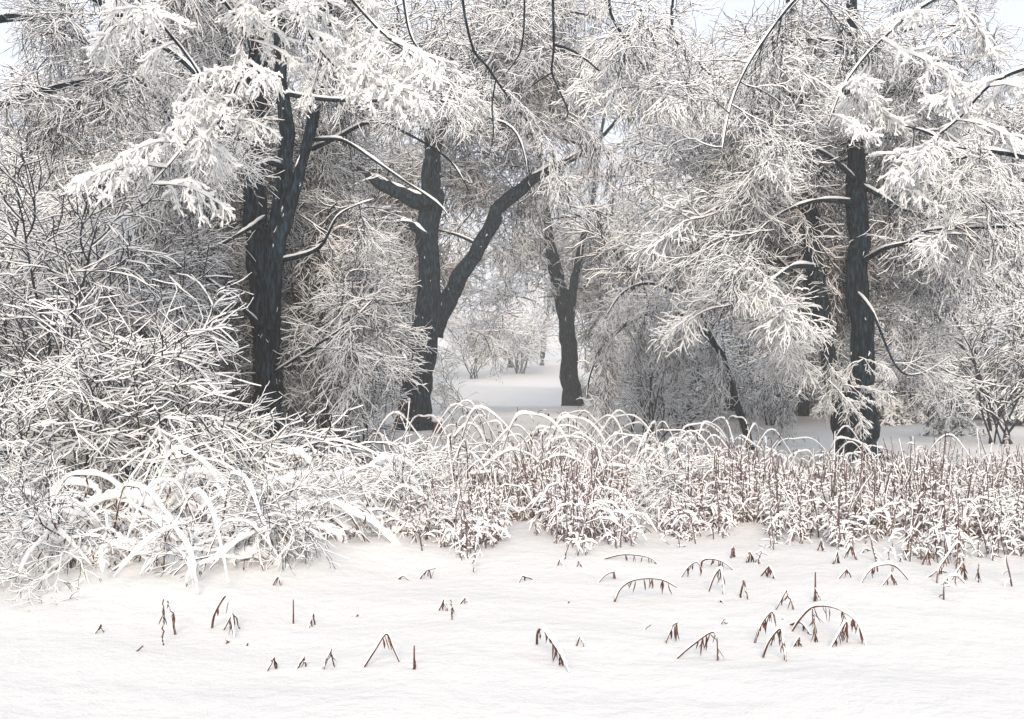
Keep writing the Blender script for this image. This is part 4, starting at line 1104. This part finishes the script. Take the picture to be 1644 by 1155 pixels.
def stalk(i, pts, leaves, label):
    rng = np.random.default_rng(4000 + i)
    a, z = G(*pts[0]), G(*pts[-1])
    single = len(pts) == 2 or abs(pts[0][0] - pts[-1][0]) < 6 or pts[-1][1] < pts[0][1] - 14
    Ys = np.linspace(a.y, a.y if (single or abs(z.y - a.y) > .8) else z.y, len(pts))
    P = [W(x, y, float(Yy)) for (x, y), Yy in zip(pts, Ys)]
    P[0] = P[0] - Vector((0, 0, .02))
    e = empty('bent_stalk', a, label, 'dry stalk')
    n = max(8, 5 * len(pts)); sharp = len(pts) == 3
    if sharp:   # folded: two nearly straight legs and a crisp knee
        P0 = np.array([tuple(p) for p in P]); h = n // 2
        PP = np.concatenate([P0[0] + (P0[1] - P0[0]) * np.linspace(0, 1, h)[:, None], P0[1] + (P0[2] - P0[1]) * np.linspace(.06, 1, h)[:, None]])
        PP += np.stack([rng.normal(0, .0025, 2 * h)] * 3, 1)
        RR = np.linspace(.0068, .004, 2 * h)
    else:
        PP, RR = smooth_path(P, np.linspace(.0075, .004, len(P)), n)
    rel = PP - np.array(a)
    b = Buf(); tube(b, rel[None], RR[None] * rng.uniform(.85, 1.15), 6, 0)
    place('stem', b.mesh('stalk_mesh', [M_LEAF]), e)
    # dead leaves and seed heads along the falling side
    for k in range(int(leaves * 1.6)):
        f = rng.uniform(.3, .98); j = int(f * (len(rel) - 1))
        top = rel[j]; ground = -.005 + gzf(a.x + top[0], a.y + top[1]) - a.z
        L = min(rng.uniform(.04, .11), max(top[2] - ground, .02))
        d = np.array([[rng.normal(0, .25), rng.normal(0, .25), -1.0]])
        Lp = walk(top[None], d, np.array([L]), 6, .12, -.05, rng)
        wv = np.array([.25, .7, 1, .9, .6, .1])[None] * rng.uniform(.004, .008)
        lb = Buf(); tube(lb, Lp, wv, 5, 0, rup=wv * .45, rdn=wv * .45)
        place('leaf', lb.mesh('leaf_mesh', [M_LEAF]), e)
    # snow along the upper side
    if not single or len(pts) > 2:
        T, S, U = frames(rel[None]); fl = np.sqrt(np.clip(1 - T[0, :, 2] ** 2, 0, 1))
        big = .030 if len(pts) >= 5 else .016
        hh = big * np.clip(fl, .15, 1) * rng.uniform(.6, 1.1, len(rel)) * np.sin(np.linspace(.3, math.pi - .25, len(rel)))
        s = Buf(); tube(s, rel[None], np.maximum(hh * .6, RR * 1.05)[None], 8, 0, rup=hh[None], rdn=(RR * .1)[None], lift=(RR * .8)[None])
        place('snow', s.mesh('stalk_snow_mesh', [M_SNOW]), e)
for i, (pts, lv, lab) in enumerate(STALKS): stalk(i, pts, lv, lab)

# ------------------------------------------------------------------ small things lying in the clearing
def stick(px, py, L, yaw, r, label):
    p = G(px, py, 14); rng = np.random.default_rng(int(px))
    P = walk(np.array([[0, 0, r * .7]]), np.array([[math.cos(yaw), math.sin(yaw), .12]]), np.array([L]), 8, .15, 0, rng)
    b = Buf(); twig(b, P, radii(1, 8, r, r * .5), r * .8, rng, .4)
    Q = spawn(P, 3, .3, .9, L * .4, 60, 4, .1, 0, rng, 0); twig(b, Q, radii(3, 4, r * .5, r * .3), r * .3, rng, .5)
    o = place('fallen_stick', b.mesh('stick_mesh', [M_TWIG, M_SNOW])); o.location = p
    tag(o, label, 'stick')
stick(800, 696, .35, .3, .03, 'short dark stick lying alone in the middle of the clearing')
stick(850, 702, .5, .5, .035, 'longer dark stick lying to the right in the clearing')
stick(888, 702, .35, .1, .025, 'thin dark stick nearest the slim forked tree in the clearing')

def stump():
    p = G(702, 695, 14); e = empty('broken_stump', p, 'small brown broken stump at the right foot of the forked tree', 'stump')
    P = np.array([[0, 0, -.1], [.02, 0, .1], [.03, 0, .22], [.06, 0, .36]]); P, R = smooth_path(P, [.17, .15, .13, .06], 12)
    o = place('stump_wood', trunk_mesh(P, R, 14, 3, True), e); o.data.materials.clear(); o.data.materials.append(M_CANE)
    b = Buf(); c = np.array([[[-.16, 0, .33], [-.08, 0, .38], [.03, 0, .41], [.12, 0, .37], [.18, 0, .31]]])
    tube(b, c, np.array([[.02, .12, .15, .12, .02]]), 10, 0, rup=np.array([[.02, .06, .08, .06, .02]])); place('snow', b.mesh('stump_snow', [M_SNOW]), e)
stump()

# ------------------------------------------------------------------ the misty air
def haze():
    me = bpy.data.meshes.new('haze_mesh')
    x0, x1, y0, y1, z0, z1 = -152, 152, -62, 232, -3, 26
    v = [(x, y, z) for x in (x0, x1) for y in (y0, y1) for z in (z0, z1)]
    f = [(0, 1, 3, 2), (4, 6, 7, 5), (0, 4, 5, 1), (2, 3, 7, 6), (0, 2, 6, 4), (1, 5, 7, 3)]
    me.from_pydata(v, [], f)
    m = bpy.data.materials.new('haze_air'); m.use_nodes = True; n = m.node_tree; n.nodes.clear()
    o = n.nodes.new('ShaderNodeOutputMaterial'); p = n.nodes.new('ShaderNodeVolumePrincipled')
    p.inputs['Color'].default_value = (1.0, .965, .91, 1); p.inputs['Density'].default_value = HAZE; p.inputs['Anisotropy'].default_value = .0
    n.links.new(p.outputs[0], o.inputs['Volume']); me.materials.append(m)
    tag(place('haze', me), kind='stuff', label='pale snowy mist filling the air of the wood')
if HAZE > 0: haze()
